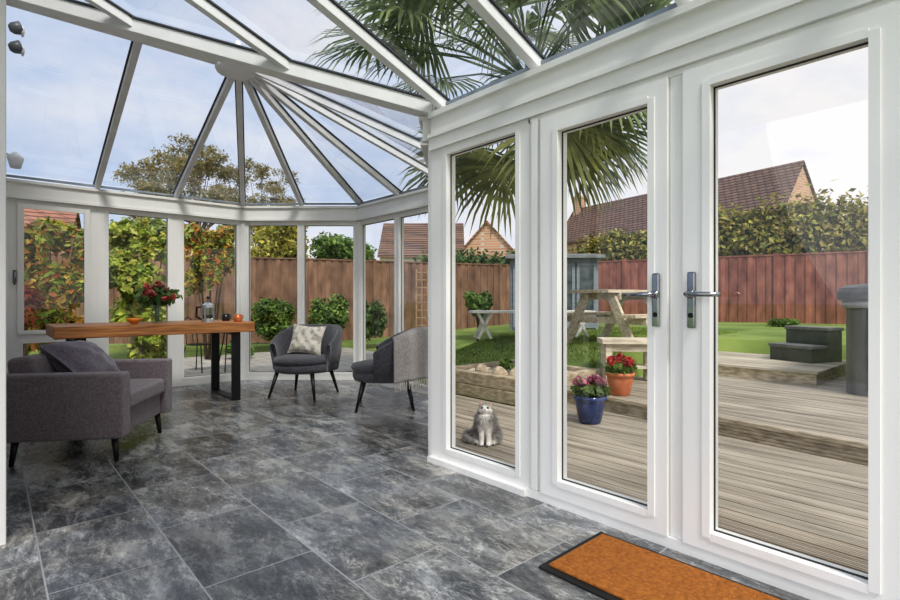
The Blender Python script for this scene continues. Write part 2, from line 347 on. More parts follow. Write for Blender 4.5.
# roof
E=2.42; RZ=3.32
Hb=Vector((1.74,4.96,RZ)); R0=Vector((0,4.96,RZ))
def e3(p): return Vector((p[0],p[1],E))
N0=Vector((0,7.3,E));N1=Vector((.94,7.3,E));N2=Vector((1.78,7.3,E))
K=[e3(C1),e3(mid(C1,C2)),e3(C2),e3(mid(C2,C3)),e3(C3),e3(mid(C3,C4)),e3(C4)]
V4=e3(C4)
def vy(Y):
    t=(Y-C4[1])/(4.96-C4[1]); return V4.lerp(R0,t)
def vx(X):
    t=(C4[0]-X)/C4[0]; return V4.lerp(R0,t)
Rm=Vector((.94,4.96,RZ))
roof=thing('ceiling','pitched glass conservatory roof with bars fanning out from a hub','glass roof',(1.2,4,2.42),0,kind='structure')
def bar(name,a,b,w=.055,h=.06,m=GREYBAR,cap=True):
    r=MB(); r.beam(a,b,w,h); o=r.build(name,m,roof,world=True,bevel=.004)
    if cap:
        c=MB(); c.beam(a,b,w+.024,.012,off=h/2+.007); c.shift(-roof.location); c.build('glazing_cap',DARKALU,o)
for a,b in((Rm,N1),(Hb,N2),(Rm,vx(.94)),(R0+Vector((.03,0,0)),N0+Vector((.03,0,0)))): bar('rafter',a,b)
for k in K[:-1]: bar('rafter',Hb,k)
bar('rafter',Hb,V4+Vector((0,.02,0)))
LY=[-.6,.2,1.03,1.87,2.68]
def ln(Y,x): return Vector((x,Y,RZ+(E-RZ)*x/2.32))
for y in LY: bar('rafter',ln(y,0),ln(y,2.34),w=.06,m=ROOFWHITE)
for y in(3.45,4.2): bar('rafter',ln(y,0),vy(y),m=ROOFWHITE)
bar('valley_beam',R0,V4,w=.14,h=.09,m=ROOFWHITE)
bar('ridge_beam',R0,Hb,w=.1,h=.12,m=ROOFWHITE)
bar('wall_plate',ln(-.6,0.02),R0+Vector((.02,0,0)),w=.08,h=.12,m=ROOFWHITE,cap=False)
mb=MB(); mb.lathe(Hb+Vector((0,0,-.1)),[(.05,-.03),(.1,-.025),(.12,0),(.19,.01),(.2,.03),(.2,.08),(.15,.1),(.05,.16),(.02,.3)],n=32)
mb.build('roof_hub',ROOFWHITE,roof,world=True,smooth=True)
ef=MB()
for a,b in zip(K[:-1],K[1:]): ef.beam(a+Vector((0,0,.01)),b+Vector((0,0,.01)),.05,.02)
ef.beam(N0+Vector((0,0,.01)),K[0]+Vector((0,0,.01)),.05,.02); ef.beam(ln(-.6,2.33)+Vector((0,0,.01)),ln(2.75,2.33)+Vector((0,0,.01)),.05,.02)
ef.build('eaves_flashing',mat('grey_flashing',(120,130,142),(144,152,162),rough=.4),roof,world=True)
dz=Vector((0,0,.04))
P=[(R0,Rm,N1,N0),(Rm,Hb,N2,N1),(Hb,K[0],N2)]+[(Hb,K[i+1],K[i]) for i in range(6)]
P+=[(R0,vx(.94),Rm),(Rm,vx(.94),V4,Hb)]
for a,b in zip(LY[:-1],LY[1:]): P.append((ln(a,0),ln(a,2.36),ln(b,2.36),ln(b,0)))
P+=[(ln(2.68,0),ln(2.68,2.36),V4,vy(3.45),ln(3.45,0)),(ln(3.45,0),vy(3.45),vy(4.2),ln(4.2,0)),(ln(4.2,0),vy(4.2),R0)]
for p in P:
    m_=MB(); m_.poly([q+dz for q in p]); m_.build('roof_pane',RGLASS,roof,world=True)

# ================================================================== FURNITURE
ac=thing('armchair','low taupe-grey fabric armchair with a plum cushion beside the oak table','armchair',(.58,4.66,0),face((.85,-.53)))
def soft(mb,name,m,p,b=.035): return mb.build(name,m,p,smooth=True,bevel=b,seg=4,wn=True)
soft(MB().box(-.34,.34,-.34,.3,.17,.335),'seat_base',SOFA,ac,.015)
soft(MB().box(-.335,.335,-.38,.2,.335,.465),'seat_cushion',SOFA,ac,.035)
for s in(-1,1):
    soft(MB().box(s*.335,s*.47,-.39,.40,.17,.61),'armrest',SOFA,ac,.02)
mb=MB(); M=Matrix.Rotation(-.12,3,'X'); mb.obox((0,.28,.45),(.68,.16,.53),M); soft(mb,'backrest',SOFA,ac,.04)
for sx in(-1,1):
    for sy in(-1,1):
        MB().tube([(sx*.37,sy*.30,.18),(sx*.385,sy*.32,0)],[.024,.014],12).build('leg',BLACKWOOD,ac,smooth=True)
def cushion(name,label,loc,w,h,t,m,R,group=None,p4=4):
    mb=MB(); nn=22
    def fn(sg):
        def f(u,v):
            x=2*u-1;y=2*v-1; k=max(0,(1-abs(x)**p4)*(1-abs(y)**p4))**.5
            px=x*w/2*(1-.12*(1-y*y)); py=y*h/2*(1-.12*(1-x*x))
            return (px,sg*t/2*k+.009*math.sin(9*x+2)*math.cos(7*y)*k,py)
        return f
    mb.grid(fn(1),nn,nn); mb.grid(fn(-1),nn,nn); mb.v=[tuple(R@Vector(v)) for v in mb.v]
    o=mb.build(name,m,smooth=True,weld=True,loc=loc); tag(o,label,'cushion',group); return o
a0=ac.rotation_euler.z
R=Matrix.Rotation(a0,3,'Z')@Matrix.Rotation(-.85,3,'X')@Matrix.Rotation(.06,3,'Y')
cl=Matrix.Rotation(a0,3,'Z')@Vector((.06,.10,0))
cushion('cushion','plum-grey square cushion lying against the back of the low armchair',Vector((.58,4.66,.63))+cl,.52,.44,.26,SOFACUSH,R,p4=2.2)
# --- tub chairs
def tubchair(label,loc,f,scale=1.1):
    o=thing('tub_chair',label,'chair',loc,face(f),'charcoal tub chairs'); o.scale=(scale,scale,1)
    n=36; A=1.95
    def top(a):
        q=abs(a)/A; return .80-.20*max(0,(q-.4)/.6)**1.4
    mb=MB(); o_=[]
    for i in range(n+1):
        a=-A+2*A*i/n; dx=math.sin(a);dy=math.cos(a); tz=top(a)
        for r,z in((.27,.34),(.285,.5),(.30,tz-.02),(.325,tz),(.35,tz-.02),(.345,.5),(.315,.30),(.28,.30)):
            lean=.06*max(0,(z-.4))/.4*max(0,dy)
            o_.append((dx*r*1.04,dy*(r+lean),z))
    k=8; fs=[(i*k+j,i*k+(j+1)%k,(i+1)*k+(j+1)%k,(i+1)*k+j) for i in range(n) for j in range(k)]
    fs+=[tuple(range(k)),tuple(n*k+j for j in range(k-1,-1,-1))]
    mb.add(o_,fs); mb.build('backrest',CHAIRF,o,smooth=True)
    mb=MB(); mb.lathe((0,-.03,0),[(.2,.27),(.285,.285),(.30,.32),(.30,.36),(.28,.38)],n=36); mb.build('seat_base',CHAIRF,o,smooth=True)
    mb=MB(); mb.lathe((0,-.055,0),[(.2,.375),(.27,.38),(.292,.41),(.28,.445),(.2,.465),(.02,.47)],n=36); mb.build('seat_cushion',CHAIRF,o,smooth=True)
    for sx in(-1,1):
        for sy in(-1,1):
            MB().tube([(sx*.19,sy*.19-.03,.30),(sx*.25,sy*.25-.03,0)],[.022,.011],12).build('leg',BLACKWOOD,o,smooth=True)
    return o
p2=W(306,6.05,0); f2=camdir(-.25,-1)
t2=tubchair('charcoal tub chair with a cream patterned cushion, facing the room by the corner windows',p2,f2,1.13)
p3=W(389,5.4,0); f3=camdir(-1,-.1)
t3=tubchair('charcoal tub chair turned to the left with a grey fringed throw over its back',p3,f3,1.13)
CREAM=mat('cream_patterned_cloth',(206,200,188),(164,160,150),scale=16,rough=.9,detail=1,lo=.5,hi=.6,bump=.1)
R=Matrix.Rotation(face(f2),3,'Z')@Matrix.Rotation(-.3,3,'X')@Matrix.Rotation(.06,3,'Y')
cushion('cushion','cream cushion with a faint grey pattern on the corner tub chair',p2+Vector((0,0,.635))-f2*.08+camdir(-1,0)*.03,.44,.36,.14,CREAM,R)
THROW=mat('soft_grey_knit',(138,134,133),(164,160,158),scale=60,rough=.95,bump=.5,bscale=120,lo=.3,hi=.7,sheen=.3,detail=2)
FRG=mat('pale_grey_fringe',(176,172,168),(196,192,188),rough=.95)
prof=[(.258,.50),(.268,.62),(.281,.74),(.293,.80),(.33,.828),(.376,.80),(.389,.7),(.386,.55),(.384,.42),(.39,.34)]
a0,a1=-.15,1.45
def thf(u,v):
    a=a0+(a1-a0)*u; i=v*(len(prof)-1); k=min(int(i),len(prof)-2); t=i-k
    r=prof[k][0]*(1-t)+prof[k+1][0]*t; z=prof[k][1]*(1-t)+prof[k+1][1]*t
    drop=.20*max(0,(abs(a)/1.95-.4)/.6)**1.4
    z-=drop*(1 if v>.2 else v*5)*(1-.4*max(0,v-.6)/.4); z+=.03*math.sin(u*7+1)*max(0,v-.5)
    lean=.06*max(0,(z-.4))/.4*max(0,math.cos(a)); r+=.016*math.sin(u*24+v*3)*(1 if v>.45 else .2)
    return (math.sin(a)*r*1.04,math.cos(a)*(r+lean),z)
th=thing('throw_blanket','soft grey throw with a pale fringe draped over the side-turned tub chair','blanket',p3,face(f3)); th.scale=(1.13,1.13,1)
MB().grid(thf,40,34).build('blanket_cloth',THROW,th,smooth=True,solid=.012)
mb=MB()
for i in range(30):
    u=(i+.5)/30; p=Vector(thf(u,1)); q=p+Vector((random.uniform(-.014,.014),.004,-.085)); mb.tube([p,(p+q)/2+Vector((.003,0,0)),q],[.006,.006,.004],5)
mb.build('fringe',FRG,th)
# --- oak table
tx0,tx1,ty0,ty1,tt,tb=.42,2.2,5.75,6.6,.86,.75
tab=thing('dining_table','long thick oak slab table on black steel frame legs','table',((tx0+tx1)/2,(ty0+ty1)/2,0))
mb=MB(); mb.box(tx0,tx1,ty0,ty1,tb,tt); mb.build('tabletop',OAK,tab,world=True,bevel=.008,seg=3)
for x in(.62,2.02):
    mb=MB(); y0,y1=ty0+.06,ty1-.06; w=.09
    mb.box(x-w/2,x+w/2,y0,y0+.035,0,tb); mb.box(x-w/2,x+w/2,y1-.035,y1,0,tb); mb.box(x-w/2,x+w/2,y0+.035,y1-.035,0,.03); mb.box(x-w/2,x+w/2,y0+.035,y1-.035,tb-.03,tb)
    mb.build('frame_leg',STEEL,tab,world=True,bevel=.004)
def ontable(px,Y):
    d=(px-450)/F; yc=Y/(CT-ST*d); return W(px,yc,tt)
ORANGE=mat('orange_glaze',(206,120,40),(226,146,60),rough=.3)
p=ontable(134,5.95); o=MB().lathe((0,0,0),[(.026,0),(.03,.008),(.062,.035),(.075,.06),(.07,.06),(.055,.035),(.02,.014),(.002,.012)],n=28).build('bowl',ORANGE,smooth=True,loc=p); tag(o,'small orange bowl on the oak table','bowl')
p=ontable(157,6.2); v=thing('flower_vase','glass vase of red and pink flowers on the oak table','vase',p)
VG=glassmat('vase_glass',(.82,.9,.9),1.2)
MB().lathe((0,0,0),[(.05,0),(.055,.02),(.06,.11),(.042,.19),(.052,.22)],n=24,caps=False).build('vase',VG,v,smooth=True)
ST_=mat('stem_green',(70,106,54),(90,130,66),rough=.6)
mb=MB(); heads=[]
for i in range(20):
    a=random.uniform(0,2*PI); r=random.uniform(.03,.21); z=random.uniform(.28,.45)-r*.4; q=Vector((math.cos(a)*r,math.sin(a)*r,z)); heads.append(q)
    mb.tube([(math.cos(a)*.02,math.sin(a)*.02,.01),(math.cos(a)*.02,math.sin(a)*.02,.2),q],.0035,5)
mb.build('stems',ST_,v)
BR=leafmat('bloom_red',[(216,60,70),(240,136,146),(232,100,80),(246,180,150)])
for i,q in enumerate(heads[:14]): leaves([(*q,.034,.034,.028)],46,.026,3+i).build('bloom',BR,v)
mb=leaves([(0,0,.28,.2,.2,.09)],320,.045,4); mb.build('foliage',leafmat('vase_leaves',[(74,106,58),(112,148,80),(90,126,68)]),v)
p=ontable(208,5.95); c=thing('coffee_press','glass and chrome coffee press on the oak table','coffee press',p,2.4); c.scale=(1.3,1.3,1.3)
BREW=mat('dark_coffee',(40,28,22),(52,38,30),rough=.2)
MB().lathe((0,0,0),[(.04,.01),(.042,.06),(.04,.062)],n=24).build('coffee',BREW,c,smooth=True)
MB().lathe((0,0,0),[(.042,.01),(.044,.11),(.043,.14)],n=24,caps=False).build('glass_jug',VG,c,smooth=True)
PCH=mat('polished_steel',(190,192,194),(215,216,218),rough=.25,metal=.8)
mb=MB(); mb.lathe((0,0,0),[(.047,0),(.047,.03),(.045,.032)],n=24); mb.lathe((0,0,.122),[(.047,0),(.047,.022),(.024,.038),(.01,.042)],n=24)
for k in range(4): mb.box(.045*math.cos(k*PI/2)-.007,.045*math.cos(k*PI/2)+.007,.045*math.sin(k*PI/2)-.007,.045*math.sin(k*PI/2)+.007,.0,.14)
mb.build('metal_frame',PCH,c,smooth=False)
MB().tube([(0,0,.15),(0,0,.2)],.004,6).ell((0,0,.205),(.014,.014,.012)).build('plunger',STEEL,c,smooth=True)
MB().tube([(.045,0,.13),(.095,0,.122),(.097,0,.045),(.047,0,.02)],.009,8).build('handle',STEEL,c,smooth=True)
COPPER=mat('copper_mug',(180,98,56),(206,122,74),rough=.35,metal=.3); DMUG=mat('black_mug',(24,24,26),(34,34,36),rough=.3)
for px,Y,m,lb in((238,5.88,COPPER,'copper-coloured mug at the right end of the oak table'),(226,6.2,DMUG,'black mug between the coffee press and the copper mug')):
    p=ontable(px,Y); g=thing('mug',lb,'mug',p,.4)
    MB().lathe((0,0,0),[(.036,0),(.042,.01),(.045,.08),(.041,.08),(.038,.012),(.002,.01)],n=24).build('mug_body',m,g,smooth=True)
    MB().tube([(.042,0,.065),(.07,0,.06),(.07,0,.03),(.042,0,.024)],.006,8).build('handle',m,g,smooth=True)
COIR=mat('orange_coir',(168,98,32),(210,134,54),scale=60,rough=1,bump=1,bscale=260,lo=.3,hi=.7); RUB=mat('black_rubber',(16,16,16),(26,26,26),rough=.7)
dm=thing('doormat','orange coir doormat with a black rubber border by the garden doors','doormat',(1.925,.91,0),math.radians(1))
MB().box(-.235,.235,-.45,.45,0,.012).build('rubber_border',RUB,dm,bevel=.004)
mb=MB(); mb.box(-.205,.205,-.42,.42,.012,.022); mb.build('coir_pile',COIR,dm,bevel=.003)

# ================================================================== OUTSIDE GROUND
xs=np.concatenate([np.linspace(-90,-12,14),np.arange(-11,26,.3),np.linspace(27,100,16)])
ys=xs.copy()
XX,YY=np.meshgrid(xs,ys); ZZ=gz(XX,YY); ins=(XX>-14)&(XX<2.3)&(YY<7.0)&(YY>-6); ZZ=np.where(ins,-.35,ZZ)
mb=MB(); mb.v=list(map(tuple,np.stack([XX,YY,ZZ],-1).reshape(-1,3).tolist())); nx=len(xs)
mb.f=[(j*nx+i,j*nx+i+1,(j+1)*nx+i+1,(j+1)*nx+i) for j in range(len(ys)-1) for i in range(nx-1)]
LAWN=mat('lawn_green',(84,106,46),(136,152,80),scale=.9,rough=.95,bump=.8,bscale=60,detail=12,lo=.32,hi=.68)
tag(mb.build('lawn',LAWN,smooth=True,loc=(0,0,0)),'mown green lawn sloping up to the garden fence','lawn',kind='structure')
rg=np.random.RandomState(5); n=42000
gx=rg.uniform(4.3,11,n); gy=rg.uniform(3.9,8.2,n); keep=~((gx<6.2)&(gy<5.45))&(np.hypot(gx,gy)<14)&~((gx<4.9)&(gy<5.6)); gx=gx[keep];gy=gy[keep]; gzv=gz(gx,gy); k2=gzv>-.2; gx,gy,gzv=gx[k2],gy[k2],gzv[k2]; n=len(gx)
a=rg.uniform(0,2*PI,n); hh=rg.uniform(.02,.05,n); w=.006
b=np.stack([gx,gy,gzv],1); s=np.stack([np.cos(a)*w,np.sin(a)*w,0*a],1); tp=b+np.stack([rg.normal(0,.012,n),rg.normal(0,.012,n),hh],1)
mb=MB(); mb.v=list(map(tuple,np.stack([b-s,b+s,tp],1).reshape(-1,3).tolist())); mb.f=[(3*i,3*i+1,3*i+2) for i in range(n)]
tag(mb.build('grass',leafmat('grass_blades',[(90,114,48),(128,150,66),(162,176,94)]),loc=(0,0,0)),'short green grass blades of the lawn','grass',kind='stuff')
mb=MB(); x=2.46; bw=.14
while x<5.3:
    ym= 5.2 if x>3.93 else 2.74+(x+bw-2.42)*1.1
    if x+bw>4.52: ym=3.75
    ylow=-3.0
    if x+bw/2>4.7: ylow=(x-4.70)/.1+.4
    if ylow<ym:
        mb.box(x+.005,x+bw-.005,ylow,ym,-.13,-.104)
        for q in range(6): mb.box(x+.009+q*.0208,x+.0235+q*.0208,ylow,ym,-.1039,-.096)
    x+=bw
tag(mb.build('lower_deck',DECK,loc=(0,0,0)),'ribbed weathered lower deck outside the garden doors','decking',kind='structure')
ang=math.atan(.1)
ud=thing('raised_deck','weathered raised deck with a fascia step beyond the lower deck','decking',(4.70,.4,0),-ang,kind='structure')
mb=MB(); x=0
while x<5.2:
    ym=3.4 if x>2.05 else 3.72
    if x<1.3: ym=3.42
    mb.box(x+.003,x+.141,-4,ym,.03,.056)
    for q in range(6): mb.box(x+.009+q*.0208,x+.0235+q*.0208,-4,ym,.0561,.064)
    x+=.145
mb.build('deck_boards',DECK,ud)
mb=MB(); mb.box(-.0,.03,-4,3.42,-.10,.028); mb.box(-.03,.002,-4,3.42,.031,.064)
for q in range(4): mb.box(-.008,.0,-4,3.42,-.09+q*.03,-.07+q*.03)
mb.build('fascia_board',SLEEPER,ud)
pf=thing('deck_platform','low timber platform step at the back of the raised deck','platform',(7.45,1.75,0),0,kind='structure')
mb=MB(); x=0
while x<2.2:
    mb.box(x+.003,x+.142,0,1.85,.20,.23); x+=.145
mb.build('deck_boards',DECK,pf); MB().box(.02,2.15,.02,1.83,.06,.2).build('fascia_board',SLEEPER,pf)
PAV=brickmat('grey_paving',(176,172,164),(156,152,144),(116,112,104),.6,.6,.012,'XY')
mb=MB(); mb.box(-3,3.9,7.42,11.6,-.2,-.08); mb.box(3.9,6.6,7.6,11.6,-.2,-.08)
tag(mb.build('patio',PAV,loc=(0,0,0)),'pale grey slab patio outside the bay windows','patio',kind='structure')
BX0,BX1,BY0,BY1=4.53,6.05,3.80,5.35
rb=thing('raised_bed','low timber-edged planting bed filled with pebbles beside the deck','planting bed',((BX0+BX1)/2,(BY0+BY1)/2,-.12))
mb=MB()
for x0,x1,y0,y1 in((BX0,BX0+.14,BY0,BY1),(BX1-.14,BX1,BY0,BY1),(BX0+.14,BX1-.14,BY0,BY0+.14),(BX0+.14,BX1-.14,BY1-.14,BY1)):
    mb.box(x0,x1,y0,y1,-.12,.03); mb.box(x0+.004,x1-.004,y0+.002,y1-.002,.036,.19)
mb.build('sleeper_edging',SLEEPER,rb,world=True,bevel=.008)
PEB=mat('pebble_gravel',(116,104,90),(198,188,172),scale=26,rough=.9,bump=1,bscale=40,lo=.4,hi=.6)
mb=MB(); mb.box(BX0+.14,BX1-.14,BY0+.14,BY1-.14,-.05,.14); mb.build('gravel',PEB,rb,world=True)
mb=MB()
for i in range(160):
    r=random.uniform(.02,.05); mb.ell((random.uniform(BX0+.2,BX1-.2),random.uniform(BY0+.2,BY1-.2),.145),(r,r*.8,r*.6),Matrix.Rotation(random.random()*3,3,'Z'),8,6)
o=mb.build('pebbles',mat('pale_pebbles',(180,170,156),(228,220,208),scale=3,rough=.8),rb,world=True,smooth=True); o['kind']='stuff'
ROCK=mat('pale_rock',(150,134,112),(206,192,170),scale=8,rough=.9,bump=.5)
for i,(px,yc,s,lb) in enumerate(((482,6.75,.10,'leftmost pale rock in the pebble bed'),(500,6.45,.11,'middle pale rock in the pebble bed'),(514,6.35,.08,'smallest pale rock at the right of the pebble bed'))):
    q=W(px,yc,.16); mb=MB(); mb.ell((0,0,.03),(s,s*.8,s*.75),None,10,7); mb.v=[(x*(1+.18*math.sin(z*40+i)),y*(1+.15*math.cos(x*30)),z*(1+.1*math.sin(y*50))) for x,y,z in mb.v]
    tag(mb.build('rock',ROCK,loc=q),lb,'rock','rocks in the pebble bed')
# shrubs
def shrub(name,label,cat,px,yc,zc,rx,rz,n,s,m,seed,group=None,blobs=5,trunk=True,base=None):
    c=W(px,yc,0); zb=gzf(c.x,c.y) if base is None else base; o=thing(name,label,cat,(c.x,c.y,zb),0,group); rr=random.Random(seed)
    B=[(0,0,zc-zb,rx*.65,rx*.65,rz*.75)]
    for i in range(blobs):
        a=rr.uniform(0,2*PI); q=rr.uniform(.35,.85); B.append((math.cos(a)*rx*q,math.sin(a)*rx*.5,zc-zb+rr.uniform(-.6,.65)*rz,rx*rr.uniform(.25,.5),rx*.4,rz*rr.uniform(.25,.5)))
    leaves(B,n,s,seed,zmin=.01).build('foliage',m,o)
    if trunk:
        t=MB(); t.tube([(0,0,-.05),(.02,.01,(zc-zb)*.5),(0,0,zc-zb)],[.06*rx+.01,.05*rx+.01,.02],8)
        for i in range(5):
            b=B[1+i%blobs]; t.tube([(0,0,(zc-zb)*.45),(b[0]*.6,b[1]*.6,(b[2]+zc-zb)*.5),(b[0],b[1],b[2])],[.03*rx+.006,.02*rx+.005,.006],6)
        t.build('trunk',BARK,o,smooth=True)
    return o
LG=leafmat('leaf_green',[(70,98,44),(120,150,66),(88,122,54),(156,178,90)])
LDK=leafmat('leaf_dark',[(56,78,46),(88,116,64),(110,138,82)])
LMX=leafmat('leaf_mixed',[(96,128,50),(174,190,76),(130,162,62),(210,206,100),(226,180,80),(204,110,64),(110,140,54)])
LLM=leafmat('leaf_lime',[(110,142,54),(178,196,80),(210,208,104),(134,166,66),(226,208,110)])
LYE=leafmat('leaf_yellow',[(164,160,60),(206,190,88),(130,146,60),(222,204,114)])
LBR=leafmat('leaf_brown',[(150,136,84),(180,160,98),(130,124,78),(160,154,96)],.5)
LHG=leafmat('leaf_hedge',[(130,138,64),(178,176,84),(190,174,94),(142,126,76),(116,132,64)])
LRD=leafmat('leaf_red',[(190,70,54),(214,110,80),(160,90,60),(170,160,76)])
def creeper(label,px,yc,blobs,n,s,m,seed,strands=10):
    c=W(px,yc,0); zb=gzf(c.x,c.y); o=thing('creeper',label,'climbing plant',(c.x,c.y,zb)); r_=camdir(1,0); B=[]; t=MB(); rr=random.Random(seed)
    for bx_,zc,rx,rz in blobs:
        q=r_*bx_; dd=camdir(0,1)*rr.uniform(-.35,.35); B.append((q.x+dd.x,q.y+dd.y,zc-zb,rx,rx*.7,rz)); t.tube([(q.x*.15,q.y*.15,0),(q.x*.5,q.y*.5,(zc-zb)*.55),(q.x,q.y,zc-zb+rz*.5)],[.03,.02,.008],6)
    for i in range(strands):
        b=rr.choice(blobs); q=r_*(b[0]+rr.uniform(-1,1)*b[2]); z0=b[1]-zb; ln_=rr.uniform(.3,.6); fw=-camdir(0,1)*rr.uniform(.2,.4)
        t.tube([(q.x+fw.x,q.y+fw.y,z0),(q.x+fw.x,q.y+fw.y,z0-ln_)],[.006,.003],4); B.append((q.x+fw.x,q.y+fw.y,z0-ln_/2,.05,.05,ln_/2))
    leaves(B,n,s,seed,zmin=.01,shell=.4).build('foliage',m,o); t.build('stems',BARK,o,smooth=True)
creeper('autumn creeper, green and red, outside the casement window',50,8.8,[(-.5,2.05,.34,.3),(.0,2.2,.32,.25),(.4,2.0,.3,.32),(-.35,1.45,.32,.34),(.22,1.35,.34,.38),(-.3,.65,.38,.35),(.3,.55,.36,.35)],7500,.085,LMX,11,16)
creeper('yellow-green leafy creeper outside the middle back window',143,10.2,[(-.35,2.4,.33,.25),(.1,2.45,.3,.26),(.45,2.15,.28,.32),(-.3,1.7,.32,.35),(.15,1.45,.34,.36),(-.15,.8,.34,.38),(.3,.6,.32,.32),(.1,.1,.42,.26)],8000,.085,LLM,12,16)
creeper('arching creeper with drooping green shoots behind the coffee press',209,10.3,[(-.26,2.35,.26,.22),(.05,2.25,.28,.22),(.25,1.9,.18,.3),(-.3,1.7,.16,.4),(.42,2.35,.2,.18)],4400,.075,LMX,13,20)
shrub('shrub','red-leaved shrub low outside the left of the bay','shrub',24,7.9,1.0,.24,.45,1200,.05,LRD,14)
shrub('shrub','rounded green shrub by the fence behind the cream cushion','shrub',268,12.0,.62,.55,.6,4000,.055,LG,15,trunk=False,blobs=8)
shrub('shrub','dark green rounded shrub by the fence left of the throw chair','shrub',328,12.0,.65,.52,.62,4000,.055,LG,16,trunk=False,blobs=8)
shrub('shrub','spreading pale shrub low between the two rounded shrubs','shrub',297,10.6,.15,.3,.24,1600,.045,LLM,24,trunk=False,blobs=7,base=-.08)
shrub('shrub','narrow green shrub by the fence seen left of the trellis','shrub',376,12.6,.6,.4,.5,2600,.055,LDK,25,trunk=False,blobs=7)
shrub('shrub','small grey-green shrub by the fence above the white garden table','shrub',478,13.2,.95,.42,.36,2500,.05,LG,17,blobs=7)
shrub('shrub','low bushy green shrub on the patio behind the oak table','shrub',240,10.4,.15,.3,.25,1500,.05,LG,18,trunk=False,base=-.08)
shrub('shrub','low green plant at the foot of the right-hand fence','shrub',783,12.0,.58,.35,.12,1000,.04,LG,19,blobs=7)
shrub('shrub','tiny leafy plant growing among the pebbles of the raised bed','shrub',504,6.75,.26,.13,.09,260,.035,LG,27,trunk=False,base=.14)
shrub('tree','golden-yellow tree beyond the fence behind the corner windows','tree',276,18,2.9,1.3,1.1,8000,.09,LYE,21,blobs=9)
shrub('tree','dark green tree beyond the fence right of the golden tree','tree',340,19,2.7,1.4,.9,7000,.09,LG,22,blobs=9)
shrub('tree','mixed green tree beyond the fence outside the middle back window','tree',133,16.5,2.7,1.2,1.0,6000,.09,LG,23,blobs=9)
def sparse(label,px,yc,top,rx,n,m,seed):
    c=W(px,yc,0); zb=gzf(c.x,c.y); o=thing('tree',label,'tree',(c.x,c.y,zb)); rr=random.Random(seed); t=MB(); B=[]
    t.tube([(0,0,0),(.05,0,top*.35),(0,.05,top*.6)],[.16,.13,.09],8)
    for i in range(34):
        a=rr.uniform(0,2*PI); r=rr.uniform(.2,1)*rx; z=top*(rr.uniform(.56,.98)-.25*(r/rx)**2); q=Vector((math.cos(a)*r,math.sin(a)*r,z))
        t.tube([(0,.02,top*rr.uniform(.3,.55)),q*.55+Vector((0,0,.2*top)),q],[.04,.022,.006],5); B.append((*q,rx*.22,rx*.22,.38))
        for j in range(4):
            e=q+Vector((rr.uniform(-.6,.6),rr.uniform(-.6,.6),rr.uniform(0,.5))); t.tube([q*.92,e],[.01,.003],4); B.append((*e,.34,.34,.26))
    t.build('trunk',BARK,o,smooth=True); leaves(B,n,.065,seed,shell=.8).build('foliage',m,o)
sparse('golden-brown autumn tree rising above the eaves of the bay',198,22,7.2,2.9,24000,LBR,31)
sparse('thin brown autumn tree above the eaves right of the golden-brown one',262,31,8.9,2.4,16000,LBR,32)
def fence(label,pts,top,m,px_w=1.83):
    o=thing('fence',label,'fence',(pts[0].x,pts[0].y,0))
    for a,b in zip(pts[:-1],pts[1:]):
        L=(b-a).length; k=max(1,round(L/px_w)); d=(b-a)/k; nr=Vector((-d.y,d.x,0)).normalized()
        for i in range(k):
            p=a+d*i; mb=MB(); nb=18
            for j in range(nb):
                q0=p+d*(j/nb); q1=p+d*((j+1.12)/nb); off=nr*(.02*(j%2)); 
                mb.beam(q0+off+Vector((0,0,(top)/2)),q1+off+Vector((0,0,(top)/2)),.018,top)
            mb.beam(p+Vector((0,0,top)),p+d+Vector((0,0,top)),.05,.04)
            mb.build('fence_panel',m,o,world=True)
            MB().box(p.x-.045,p.x+.045,p.y-.045,p.y+.045,.0-.1,top+.06).build('post',m,o,world=True)
    return o
FR=mat('red_brown_fence',(112,66,54),(160,106,90),scale=2.2,rough=.85,stretch=(2.5,2.5,1),lo=.3,hi=.7,detail=10,island=.24)
FB=mat('dark_brown_fence',(100,74,58),(148,116,94),scale=2.2,rough=.85,stretch=(2.5,2.5,1),lo=.3,hi=.7,detail=10,island=.24)
fence('red-brown board fence behind the deck and hot tub',[W(562,17.2),W(980,12)],2.32,FR)
fence('brown board fence along the left and back of the garden',[W(-40,10.8),W(60,12.2),W(300,13.6),W(554,16.8)],2.18,FB)
def hedge(label,px0,y0,px1,y1,zt,zb,n,seed,m):
    a=W(px0,y0);b=W(px1,y1); c=(a+b)/2; o=thing('hedge',label,'hedge',(c.x,c.y,.4)); B=[];rr=random.Random(seed); k=12
    for i in range(k+1):
        p=a.lerp(b,i/k)-c; B.append((p.x,p.y,(zb+zt)/2-.4+rr.uniform(-.22,.12),(b-a).length/k*.75,.8,(zt-zb)/2))
    leaves(B,n,.1,seed,shell=.3).build('foliage',m,o)
    t=MB()
    for i in range(6):
        p=a.lerp(b,(i+.5)/6)-c; t.tube([(p.x,p.y,0),(p.x,p.y,zb)],[.05,.03],6)
    t.build('trunk',BARK,o)
hedge('clipped yellowish hedge beyond the fence behind the left garden door',588,19.5,660,18.5,3.55,1.8,7000,41,LHG)
hedge('tall autumn hedge beyond the fence behind the right garden door',715,16,960,13.2,4.0,2.0,13000,42,LHG)
hedge('low dark hedge beyond the fence behind the fixed window',425,20.6,530,21,3.05,1.8,5000,43,LDK)
ROOFT=brickmat('brown_roof_tiles',(128,100,86),(106,82,70),(48,38,34),.5,.2,.035)
ROOFT2=brickmat('terracotta_roof_tiles',(160,112,94),(140,98,82),(84,60,50),.5,.2,.03)
BRK=brickmat('buff_brick',(186,140,112),(166,120,94),(180,170,156),.45,.15,.02)
PALE=mat('pale_render_wall',(206,192,176),(216,204,190),scale=1,rough=.9)
